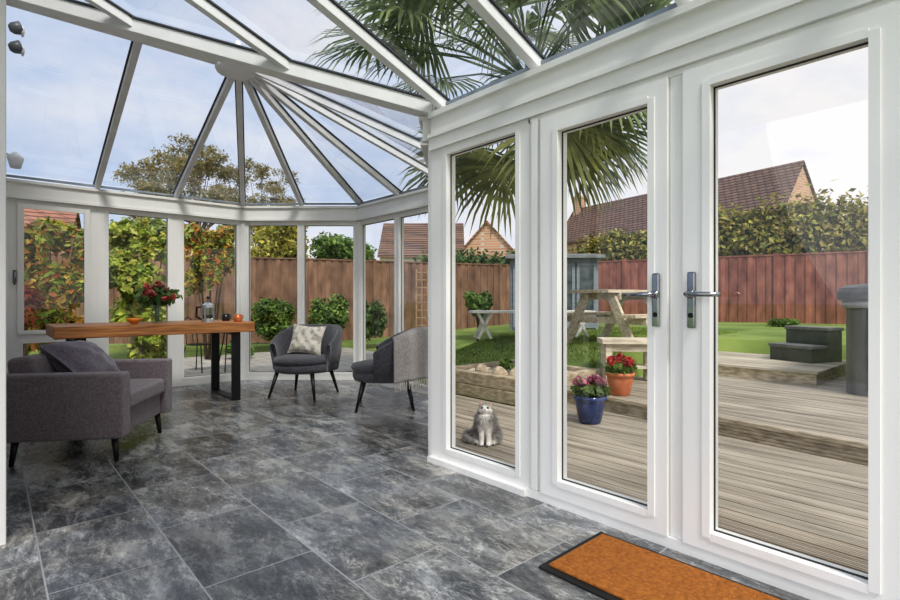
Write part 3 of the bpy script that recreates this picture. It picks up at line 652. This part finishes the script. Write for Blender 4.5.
def house(label,a,b,zr,half,drop,roofm,wallm,chim=None):
    a=Vector(a);b=Vector(b); d=(b-a).normalized(); n=Vector((-d.y,d.x,0)); zb=0.2; c=(a+b)/2; ze=zr-drop
    o=thing('house',label,'house',(c.x,c.y,zb)); mb=MB()
    P0=[a-n*half,a+n*half,b+n*half,b-n*half]
    v=[Vector((p.x,p.y,zb)) for p in P0]+[Vector((p.x,p.y,ze)) for p in P0]+[Vector((a.x,a.y,zr)),Vector((b.x,b.y,zr))]
    mb.add(v,[(0,1,5,8,4),(2,3,7,9,6),(0,4,7,3),(1,2,6,5)]); mb.build('wall',wallm,o,world=True)
    mb=MB(); e=.12
    for s in(-1,1):
        p=[a-d*e+Vector((0,0,zr+.1)),b+d*e+Vector((0,0,zr+.1)),b+d*e+n*s*(half+.3)+Vector((0,0,ze-.2)),a-d*e+n*s*(half+.3)+Vector((0,0,ze-.2))]
        q=[x-Vector((0,0,.15)) for x in p]; mb.add(p+q,[(0,1,2,3),(7,6,5,4),(0,4,5,1),(1,5,6,2),(2,6,7,3),(3,7,4,0)])
    mb.build('roof',roofm,o,world=True)
    if chim:
        q=a.lerp(b,chim); mb=MB(); mb.box(q.x-.45,q.x+.45,q.y-.35,q.y+.35,zr-.8,zr+1.1); mb.box(q.x-.5,q.x+.5,q.y-.4,q.y+.4,zr+.9,zr+1.0); ch=mb.build('chimney',BRK,o,world=True)
        MB().lathe((q.x,q.y,zr+1.1),[(.13,0),(.12,.35)],n=10).shift(-o.location).build('chimney_pot',ROOFT2,ch)
    return o
house('large brick house with a dark tiled roof beyond the right hedge',W(575,46),W(802,30),9.05,2.0,2.9,ROOFT,BRK,.03)
house('distant house with a brown roof seen through the facet windows',W(385,42),W(462,42),7.2,3.2,2.6,ROOFT,PALE)
house('distant buff brick gabled house seen through the fixed window',W(487,30),W(500,37),5.6,1.5,1.7,ROOFT2,BRK)
house('neighbouring house with a terracotta roof outside the casement window',W(15,21),W(75,22),4.9,2.0,1.0,ROOFT2,BRK)
# palm
pc=W(531,6.6,0); palm=thing('palm_tree','tall fan palm with spreading fronds growing by the deck','palm tree',(pc.x,pc.y,.14))
HUSK=mat('palm_fibre',(76,60,48),(122,102,80),scale=20,rough=1,bump=1,stretch=(1,1,.4))
CZ=3.71
mb=MB(); zs=np.linspace(0,CZ,30); mb.tube([(0.01*math.sin(z*3),.01*math.cos(z*2),z) for z in zs],[.10+.018*(i%2) +.03*(z/CZ)for i,z in enumerate(zs)],14); mb.build('trunk',HUSK,palm,smooth=False)
PG=leafmat('palm_leaf_green',[(96,112,78),(134,148,98),(110,128,86),(164,174,120)],.5); PD=leafmat('palm_leaf_olive',[(136,142,86),(174,176,112),(118,130,78)],.5)
RV=camdir(1,0)
def frond(az,el,Lp,Rb,dry,seed):
    rr=random.Random(seed); d=Vector((math.cos(az)*math.cos(el),math.sin(az)*math.cos(el),math.sin(el)))
    if d.x<-.35 and el<.25: return
    h_=d.dot(RV)
    if h_>.3 and el<.5: Lp*=.72
    if h_<-.2 and el>.2: Lp*=1.25
    c=Vector((0,0,CZ)); sag=Vector((0,0,-.2*Lp)); p=c+d*Lp+sag*.8; mb=MB()
    mb.tube([c+d*.08,c+d*Lp*.5+sag*.15,p],[.018,.014,.009],5)
    d2=(d+Vector((0,0,-.4))).normalized(); s=d2.cross(Vector((0,0,1)))
    if s.length<.1: s=Vector((1,0,0))
    s.normalize(); tw=rr.uniform(-.6,.6); nn=s.cross(d2); s=(s*math.cos(tw)+nn*math.sin(tw)).normalized(); nn=s.cross(d2)
    K_=36
    for k in range(K_):
        ph=math.radians(-118+236*k/(K_-1))+rr.uniform(-.02,.02); e=(d2*math.cos(ph)+s*math.sin(ph)); t=(-d2*math.sin(ph)+s*math.cos(ph)); R=Rb*(.88+.12*math.cos(ph*.7))*rr.uniform(.92,1.05); w=.026
        dr=lambda q: Vector((0,0,-Rb*.2*q*q*rr.uniform(.8,1.2)))
        o_=nn*(.014*(k%2))
        a=p+e*R*.5+dr(.3)+o_; b=p+e*R*.8+dr(.7); g=p+e*R*.98+dr(1.1)
        mb.add([p,a-t*w,b-t*w*.7,g,b+t*w*.7,a+t*w],[(0,1,5),(1,2,4,5),(2,3,4)])
    mb.build('frond',PD if dry else PG,palm)
for i in range(50):
    t=i/50; el=math.radians(80-125*t**.9); frond(i*2.399,el,.9+.7*math.sin(t*PI)+.2*random.random(),.95+.15*random.random(),t>.84,i)
for i,(a_,u_,el) in enumerate(((-1,-.2,.75),(-1,-.9,.6),(-.6,-1,.85),(-1,.5,.6),(.3,-1,.8),(-.9,-.5,.4),(-1,-.1,.45),(.6,-.8,.6))):
    v_=camdir(a_,u_); frond(math.atan2(v_.y,v_.x),el,1.5,1.1,False,100+i)
def pot(name,label,loc,r,h,potm,bloom,seed):
    o=thing(name,label,'potted plant',loc)
    MB().lathe((0,0,0),[(r*.62,0),(r*.7,h*.05),(r*.95,h*.7),(r*.98,h*.84),(r*1.08,h*.86),(r*1.08,h),(r*.95,h),(r*.9,h*.85),(0.01,h*.84)],n=32).build('pot',potm,o,smooth=True)
    leaves([(0,0,h+r*.35,r*1.05,r*1.05,r*.5)],600,.035,seed,zmin=h*.9).build('foliage',LG,o)
    rr=random.Random(seed)
    for i in range(22):
        a=rr.uniform(0,2*PI); q=rr.uniform(0,.95)*r; leaves([(math.cos(a)*q,math.sin(a)*q,h+r*rr.uniform(.75,1.25)-q*.35,.033,.033,.03)],42,.024,seed+i).build('bloom',bloom,o)
BLUEP=mat('cobalt_glaze',(42,54,92),(60,76,124),rough=.15,scale=8); TERRA=mat('terracotta',(184,104,72),(206,130,96),rough=.8,scale=8)
pot('potted_flowers','cobalt blue glazed pot of pink flowers on the lower deck',W(590,5.07,-.096),.15,.27,BLUEP,leafmat('bloom_pink',[(206,90,130),(232,150,176),(180,80,110),(240,186,196)]),51)
pot('potted_flowers','terracotta pot of bright red flowers on the raised deck edge',W(620,5.68,.064),.145,.25,TERRA,leafmat('bloom_scarlet',[(226,44,66),(244,80,96),(206,34,54)]),52)
bp=W(628,6.72,.064); be=thing('garden_bench','small pale weathered wooden bench behind the red flowers','bench',bp,face(camdir(-.1,-1)))
mb=MB()
for i in range(4): mb.box(-.36,.36,-.2+i*.102,-.2+i*.102+.092,.48,.54)
mb.build('seat',WEATHER,be,bevel=.004)
for s in(-1,1):
    mb=MB(); 
    for i in range(2): mb.box(s*.27-.04,s*.27+.04,-.16+i*.23,-.16+i*.23+.09,0,.48)
    mb.box(s*.27-.025,s*.27+.025,-.155,.155,.38,.48); mb.box(s*.27-.022,s*.27+.022,-.07,.07,.1,.18); mb.build('leg',WEATHER,be,bevel=.004)
mb=MB(); mb.box(-.23,.23,-.14,-.11,.38,.479); mb.box(-.23,.23,-.12,.14,.16,.195); mb.build('stretcher',WEATHER,be,bevel=.004)
pp=W(617,8.3,0); zb=gzf(pp.x,pp.y); pt=thing('picnic_table','weathered wooden picnic table with attached benches on the grass','picnic table',(pp.x,pp.y,zb-.02),face(camdir(.75,-1)))
mb=MB()
for i in range(5): mb.box(-.72,.72,-.36+i*.146,-.36+i*.146+.138,.82,.87)
mb.build('tabletop',PICNIC,pt,bevel=.005)
for s in(-1,1):
    mb=MB()
    for i in range(2): mb.box(-.72,.72,s*.68-.13+i*.135,s*.68-.13+i*.135+.128,.455,.505)
    mb.build('bench_seat',PICNIC,pt,bevel=.005)
for x in(-.48,.48):
    for s in(-1,1): MB().beam((x,s*.22,.82),(x,s*.62,0),.06,.13,up=(0,1,0)).build('leg',PICNIC,pt)
    mb=MB(); mb.box(x+.035,x+.085,-.8,.8,.355,.453); mb.box(x+.035,x+.085,-.36,.36,.72,.819); mb.build('crossbar',PICNIC,pt)
WPAINT=mat('white_painted_wood',(216,214,208),(230,228,222),rough=.6)
wp=W(531,9.6,0); zb=gzf(wp.x,wp.y); wt=thing('garden_table','long low white trestle table on the lawn before the summerhouse','garden table',(wp.x,wp.y,zb),face(camdir(.1,-1)))
mb=MB()
for i in range(4): mb.box(-1.12,1.12,-.3+i*.15,-.3+i*.15+.14,.46,.50)
mb.build('tabletop',WPAINT,wt)
for x in(-.9,.0,.9):
    mb=MB(); mb.beam((x-.12,-.2,.46),(x+.12,-.2,0),.05,.05,up=(0,1,0)); mb.beam((x+.12,.2,.46),(x-.12,.2,0),.05,.05,up=(0,1,0)); mb.beam((x+.12,-.2,.46),(x-.12,-.2,0),.05,.05,up=(0,1,0)); mb.build('leg',WPAINT,wt)
sp_=W(551,12.2,0); zb=gzf(sp_.x,sp_.y); sh=thing('summerhouse','small grey-blue summerhouse with glazed doors in front of the fence','summerhouse',(sp_.x,sp_.y,zb),face(camdir(-.1,-1)))
SG=mat('grey_blue_paint',(126,134,142),(144,152,160),rough=.7,stretch=(1,1,14),scale=2); SGL=mat('dim_shed_glass',(60,70,74),(96,106,108),rough=.1)
mb=MB(); mb.box(-.95,.95,-.75,.75,0,1.6); mb.build('wall',SG,sh)
mb=MB(); mb.box(-1.07,1.07,-.95,.87,1.6,1.67); mb.add([(-1.05,-.9,1.671),(1.05,-.9,1.671),(1.05,.85,1.671),(-1.05,.85,1.671),(-.95,0,1.77),(.95,0,1.77)],[(0,1,5,4),(2,3,4,5),(1,2,5),(3,0,4)]); mb.build('roof',mat('felt_roof',(110,114,118),(134,138,140),rough=.9),sh)
for x0,x1 in((-.9,-.48),(-.44,-.02),(.02,.44),(.48,.9)):
    d_=MB(); d_.box(x0,x0+.06,-.8,-.75,.08,1.5); d_.box(x1-.06,x1,-.8,-.75,.08,1.5); d_.box(x0+.06,x1-.06,-.8,-.75,1.44,1.5); d_.box(x0+.06,x1-.06,-.8,-.75,.08,.45); dd=d_.build('door',SG,sh)
    MB().box(x0+.06,x1-.06,-.78,-.76,.45,1.44).build('window',SGL,dd)
HT=mat('dark_tub_panel',(94,94,96),(120,120,122),rough=.5,stretch=(1,1,.2)); HC=mat('charcoal_tub_cover',(62,63,65),(80,81,83),rough=.5)
ht=thing('hot_tub','dark grey panelled hot tub with a rounded charcoal cover at the right','hot tub',(8.0,.45,.064))
def rsq(h,r=.22,n=7):
    pts=[]; r=min(r,h*.9)
    for cx,cy,a0_ in((h-r,h-r,0),(-h+r,h-r,PI/2),(-h+r,-h+r,PI),(h-r,-h+r,1.5*PI)):
        for k in range(n+1): a=a0_+PI/2*k/n; pts.append((cx+r*math.cos(a),cy+r*math.sin(a)))
    return pts
def extr(levels):
    mb=MB(); n_=len(levels[0][0]); v=[];f=[]
    for pts,z in levels: v+=[(x,y,z) for x,y in pts]
    for i in range(len(levels)-1):
        for k in range(n_): f.append((i*n_+k,i*n_+(k+1)%n_,(i+1)*n_+(k+1)%n_,(i+1)*n_+k))
    f.append(tuple(range(n_-1,-1,-1))); f.append(tuple((len(levels)-1)*n_+k for k in range(n_))); return mb.add(v,f)
extr([(rsq(.98),0),(rsq(.98),.95)]).build('cabinet',HT,ht,smooth=False)
extr([(rsq(1.01),.95),(rsq(1.02),1.0),(rsq(1.01),1.03)]).build('rim',mat('grey_rim',(130,132,134),(150,152,154),rough=.4),ht)
extr([(rsq(1.04),1.03),(rsq(1.05),1.05),(rsq(1.05),1.12),(rsq(1.03),1.17),(rsq(.97),1.20),(rsq(.8),1.22),(rsq(.3),1.23)]).build('cover',HC,ht)
mb=MB()
for i in range(13): mb.box(-.995,-.978,-.76+i*.125,-.76+i*.125+.02,.06,.92)
for z in(.06,.9): mb.box(-.992,-.979,-.76,.76,z,z+.03)
mb.build('panel_ribs',HC,ht)
for k in(-.5,.6): MB().box(-1.07,-1.05,k-.03,k+.03,.78,1.12).build('cover_strap',STEEL,ht)
sp2=W(806,7.5,.23); hs=thing('tub_steps','dark grey two-tread steps beside the hot tub','steps',sp2,face(camdir(-1,-.35))); hs.scale=(.85,.85,.95)
mb=MB(); mb.box(-.38,.38,-.40,-.02,.2,.25); mb.box(-.38,.38,-.02,.36,.46,.51); mb.build('tread',HT,hs,bevel=.01)
mb=MB(); mb.box(-.36,.36,-.38,0,0,.2); mb.box(-.359,.359,.001,.34,0,.46); mb.build('riser',HC,hs)
TRW=mat('brown_trellis_wood',(142,118,92),(170,146,116),rough=.85)
tp_=W(422,12.4,0); zb=gzf(tp_.x,tp_.y); tr=thing('trellis','narrow timber trellis standing in front of the back fence','trellis',(tp_.x,tp_.y,zb),face(camdir(0,-1)))
mb=MB(); mb.box(-.15,-.12,-.02,.02,0,1.9); mb.box(.12,.15,-.02,.02,0,1.9); mb.build('upright',TRW,tr)
mb=MB()
for i in range(10): mb.box(-.15,.15,-.03,-.015,.2+i*.18,.222+i*.18)
mb.box(-.01,.01,-.035,-.016,.1,1.85)
mb.build('slats',TRW,tr)
def bchair(label,px,yc,f):
    o=thing('bistro_chair',label,'chair',W(px,yc,-.08),face(f)); 
    MB().lathe((0,0,0),[(.19,.44),(.19,.455)],n=20).build('seat',STEEL,o)
    mb=MB(); mb.tube([(-.17,.15,.45),(-.17,.2,.8),(0,.22,.9),(.17,.2,.8),(.17,.15,.45)],.009,6); mb.tube([(-.08,.17,.45),(-.08,.21,.85)],.006,5); mb.tube([(.08,.17,.45),(.08,.21,.85)],.006,5); mb.build('backrest',STEEL,o)
    for sx in(-1,1):
        for sy in(-1,1): MB().tube([(sx*.14,sy*.14,.44),(sx*.19,sy*.2,0)],.009,6).build('leg',STEEL,o)
bchair('black metal bistro chair on the patio behind the coffee press',199,8.6,camdir(1,-.2))
bt=thing('bistro_table','small round black bistro table on the patio','table',W(228,8.7,-.08))
MB().lathe((0,0,0),[(.3,.7),(.3,.72)],n=28).build('tabletop',STEEL,bt)
for k in range(3): MB().tube([(0.05*math.cos(k*2.09),.05*math.sin(k*2.09),.7),(.22*math.cos(k*2.09),.22*math.sin(k*2.09),0)],.01,6).build('leg',STEEL,bt)
LW=mat('white_plastic',(216,216,218),(228,228,230),rough=.4); LGREY=mat('lamp_grey',(90,92,96),(110,112,116),rough=.4)
sl=thing('security_light','twin-head security floodlight high on the outside house wall','security light',(-.06,7.75,4.1))
MB().box(0,.06,-.06,.06,-.1,.1).build('back_plate',LW,sl,bevel=.01)
MB().tube([(.05,0,.03),(.16,0,.08)],.012,8).tube([(.05,0,-.03),(.17,0,-.08)],.012,8).build('arm',LGREY,sl)
for s in(-1,1):
    q=MB().lathe((0,0,0),[(.035,-.06),(.06,-.03),(.075,.05),(.07,.055)],n=20); Mx=Matrix.Rotation(math.radians(70),3,'Y')
    q.v=[tuple(Mx@Vector(v)+Vector((.28,0,s*.11))) for v in q.v]; q.build('lamp_head',LGREY,sl,smooth=True)
    q=MB().ell((.342,0,s*.11-.02),(.02,.06,.06)); q.build('lens',LW,sl,smooth=True)
wl=thing('wall_lantern','white outdoor wall lantern below the security floodlight','lantern',(-.06,7.8,2.75))
MB().box(0,.04,-.05,.05,-.06,.06).tube([(.03,0,0),(.17,0,.03),(.26,0,.0)],.012,8).build('bracket',LW,wl); MB().lathe((.28,0,-.13),[(.05,0),(.075,.1),(.08,.12),(.02,.18)],n=16).build('lamp_shade',LW,wl,smooth=True)

# ================================================================== CAT
def furmat():
    m,nt,b=newmat('grey_white_fur'); N=nt.nodes; L=nt.links
    tc=N.new('ShaderNodeTexCoord'); sp=N.new('ShaderNodeSeparateXYZ'); L.new(tc.outputs['Object'],sp.inputs[0])
    n=N.new('ShaderNodeTexNoise'); n.inputs['Scale'].default_value=16; n.inputs['Detail'].default_value=3; L.new(tc.outputs['Object'],n.inputs['Vector'])
    a=N.new('ShaderNodeMath'); a.operation='MULTIPLY_ADD'; a.inputs[1].default_value=-4; L.new(sp.outputs['Y'],a.inputs[0]); a.inputs[2].default_value=-.12
    ab=N.new('ShaderNodeMath'); ab.operation='ABSOLUTE'; L.new(sp.outputs['X'],ab.inputs[0])
    c=N.new('ShaderNodeMath'); c.operation='MULTIPLY_ADD'; c.inputs[1].default_value=-5.0; L.new(ab.outputs[0],c.inputs[0]); L.new(a.outputs[0],c.inputs[2])
    d=N.new('ShaderNodeMath'); d.operation='MULTIPLY_ADD'; d.inputs[1].default_value=-.7; L.new(sp.outputs['Z'],d.inputs[0]); L.new(c.outputs[0],d.inputs[2])
    e=N.new('ShaderNodeMath'); e.operation='ADD'; L.new(d.outputs[0],e.inputs[0]); L.new(n.outputs['Fac'],e.inputs[1])
    cr=N.new('ShaderNodeValToRGB'); k=cr.color_ramp.elements; k[0].position=.10; k[0].color=lin((148,144,140)); k[1].position=.62; k[1].color=lin((236,232,226))
    x=k.new(.36); x.color=lin((186,181,176))
    L.new(e.outputs[0],cr.inputs[0]); L.new(cr.outputs[0],b.inputs['Base Color']); b.inputs['Roughness'].default_value=.95
    bp=N.new('ShaderNodeBump'); bp.inputs['Strength'].default_value=.6; n2=N.new('ShaderNodeTexNoise'); n2.inputs['Scale'].default_value=120; L.new(tc.outputs['Object'],n2.inputs['Vector']); L.new(n2.outputs[0],bp.inputs['Height']); L.new(bp.outputs[0],b.inputs['Normal'])
    return m
FUR=furmat()
cp=W(486,4.36,-.094); cat=thing('cat','fluffy grey and white cat sitting on the deck outside the fixed window','cat',cp,face(camdir(-.15,-1))); cat.scale=(.95,.95,.92)
def up(p,a=.38):   # tilt the head up about the neck
    q=Vector(p)-Vector((0,-.05,.27)); q=Matrix.Rotation(-a,3,'X')@q; return q+Vector((0,-.05,.27))
E_=[((0,.06,.10),(.105,.12,.10)),((0,.02,.15),(.09,.10,.12)),((0,-.03,.20),(.08,.08,.10)),((0,-.055,.24),(.07,.065,.06)),
    ((-.075,.03,.065),(.05,.09,.065)),((.075,.03,.065),(.05,.09,.065)),((-.075,-.06,.022),(.03,.05,.022)),((.075,-.06,.022),(.03,.05,.022)),
    (up((0,-.075,.305)),(.06,.055,.05)),(up((-.035,-.085,.292)),(.037,.035,.028)),(up((.035,-.085,.292)),(.037,.035,.028)),(up((0,-.125,.288)),(.024,.02,.018)),((0,-.06,.25),(.08,.055,.045))]
mb=MB()
for c,r in E_: mb.ell(c,r)
for s in(-1,1):
    mb.tube([(s*.035,-.07,.19),(s*.032,-.095,.10),(s*.03,-.10,.02)],[.034,.026,.022],10); mb.ell((s*.03,-.115,.016),(.024,.034,.018))
    mb.tube([up((s*.036,-.07,.335)),up((s*.043,-.07,.36)),up((s*.047,-.068,.385))],[.024,.016,.004],8)
mb.tube([(-.03,.16,.05),(-.11,.15,.045),(-.17,.08,.04),(-.17,-.01,.036),(-.12,-.08,.03)],[.035,.044,.044,.038,.026],10)
mb.build('body',FUR,cat,smooth=True,remesh=.009)
rg=np.random.RandomState(3); V=[];Fc=[]
for (c,r) in E_[:9]+E_[12:]+[((-.15,.06,.04),(.05,.12,.04))]:
    k=int(5200*(r[0]*r[2]+r[1]*r[2])/.02*.35)
    d=rg.normal(size=(k,3)); d/=np.linalg.norm(d,axis=1)[:,None]
    for q in d:
        p=Vector(c)+Vector((q[0]*r[0],q[1]*r[1],q[2]*r[2])); 
        if p.z<.02 or (p.z>.27 and p.y<-.085): continue
        nrm=Vector(q); t=(Vector((0,0,-.8))+nrm*1.3+Vector(rg.normal(size=3))*.35).normalized(); s=t.cross(nrm)
        if s.length<.01: continue
        s.normalize(); i=len(V); ll=.020 if p.z>.27 else .040; V+=[tuple(p-s*.003),tuple(p+s*.003),tuple(p+t*ll)]; Fc.append((i,i+1,i+2))
mb=MB(); mb.v=V; mb.f=Fc; o=mb.build('fur',FUR,cat); o['kind']='stuff'
EYE=mat('amber_cat_eye',(110,110,44),(130,124,50),rough=.1); PINK=mat('pink_skin',(190,140,130),(206,156,146),rough=.8)
for s in(-1,1):
    e=MB().ell(up((s*.024,-.124,.312)),(.011,.007,.010)).build('eye',EYE,cat,smooth=True); MB().ell(up((s*.024,-.1305,.312)),(.0045,.003,.008)).build('pupil',GASKET,e)
    MB().ell(up((s*.044,-.084,.352)),(.010,.005,.018),Matrix.Rotation(s*.2,3,'Y')).build('inner_ear',PINK,cat,smooth=True)
MB().ell(up((0,-.146,.293)),(.008,.006,.006)).build('nose',PINK,cat,smooth=True)

# ================================================================== LIGHT, SKY, CAMERA
w=bpy.data.worlds.new('sky'); SC.world=w; w.use_nodes=True; nt=w.node_tree; N=nt.nodes; L=nt.links
bg=N['Background']; tc=N.new('ShaderNodeTexCoord')
dp=N.new('ShaderNodeVectorMath'); dp.operation='DOT_PRODUCT'; dp.inputs[1].default_value=(CT,-ST,0); L.new(tc.outputs['Generated'],dp.inputs[0])
sp=N.new('ShaderNodeSeparateXYZ'); L.new(tc.outputs['Generated'],sp.inputs[0])
no=N.new('ShaderNodeTexNoise'); no.inputs['Scale'].default_value=2.6; no.inputs['Detail'].default_value=8; no.inputs['Roughness'].default_value=.6
mp=N.new('ShaderNodeMapping'); mp.inputs['Scale'].default_value=(1,1,2.2); L.new(tc.outputs['Generated'],mp.inputs[0]); L.new(mp.outputs[0],no.inputs['Vector'])
m1=N.new('ShaderNodeMath'); m1.operation='MULTIPLY_ADD'; m1.inputs[1].default_value=.4; L.new(dp.outputs['Value'],m1.inputs[0])
m0=N.new('ShaderNodeMath'); m0.operation='MULTIPLY_ADD'; m0.inputs[1].default_value=1.6; m0.inputs[2].default_value=-.3; L.new(no.outputs['Fac'],m0.inputs[0]); L.new(m0.outputs[0],m1.inputs[2])
m2=N.new('ShaderNodeMath'); m2.operation='MULTIPLY_ADD'; m2.inputs[1].default_value=-.3; L.new(sp.outputs['Z'],m2.inputs[0]); L.new(m1.outputs[0],m2.inputs[2])
cr=N.new('ShaderNodeValToRGB'); e=cr.color_ramp.elements; e[0].position=.02; e[0].color=lin((172,190,218)); e[1].position=.56; e[1].color=lin((228,225,225)); x=e.new(.32); x.color=lin((207,212,224))
L.new(m2.outputs[0],cr.inputs[0]); L.new(cr.outputs[0],bg.inputs['Color']); bg.inputs['Strength'].default_value=1.08
def sun(name,d,e,ang,col):
    sd=bpy.data.lights.new(name,'SUN'); sd.energy=e; sd.angle=math.radians(ang); sd.color=col
    so=bpy.data.objects.new(name,sd); COL.objects.link(so); so.location=(0,-5,10); so.rotation_euler=Vector(d).to_track_quat('-Z','Y').to_euler()
sun('sun',(.25,.85,-1.1),2.9,14,(1,.95,.87))
sun('west_fill',(1,.35,-.32),1.15,70,(1,.97,.94))  # added soft fill lamp from the house side, brightens the inner frames
cd=bpy.data.cameras.new('camera'); cd.lens=F/900*36; cd.sensor_width=36; cd.clip_start=.02; cd.clip_end=500
co=bpy.data.objects.new('camera',cd); COL.objects.link(co); co.location=(0,0,H); co.rotation_euler=(PI/2,0,-TH); SC.camera=co
SC.view_settings.view_transform='Standard'
try: SC.view_settings.look='Medium High Contrast'
except Exception as ex: print('look not available',ex)
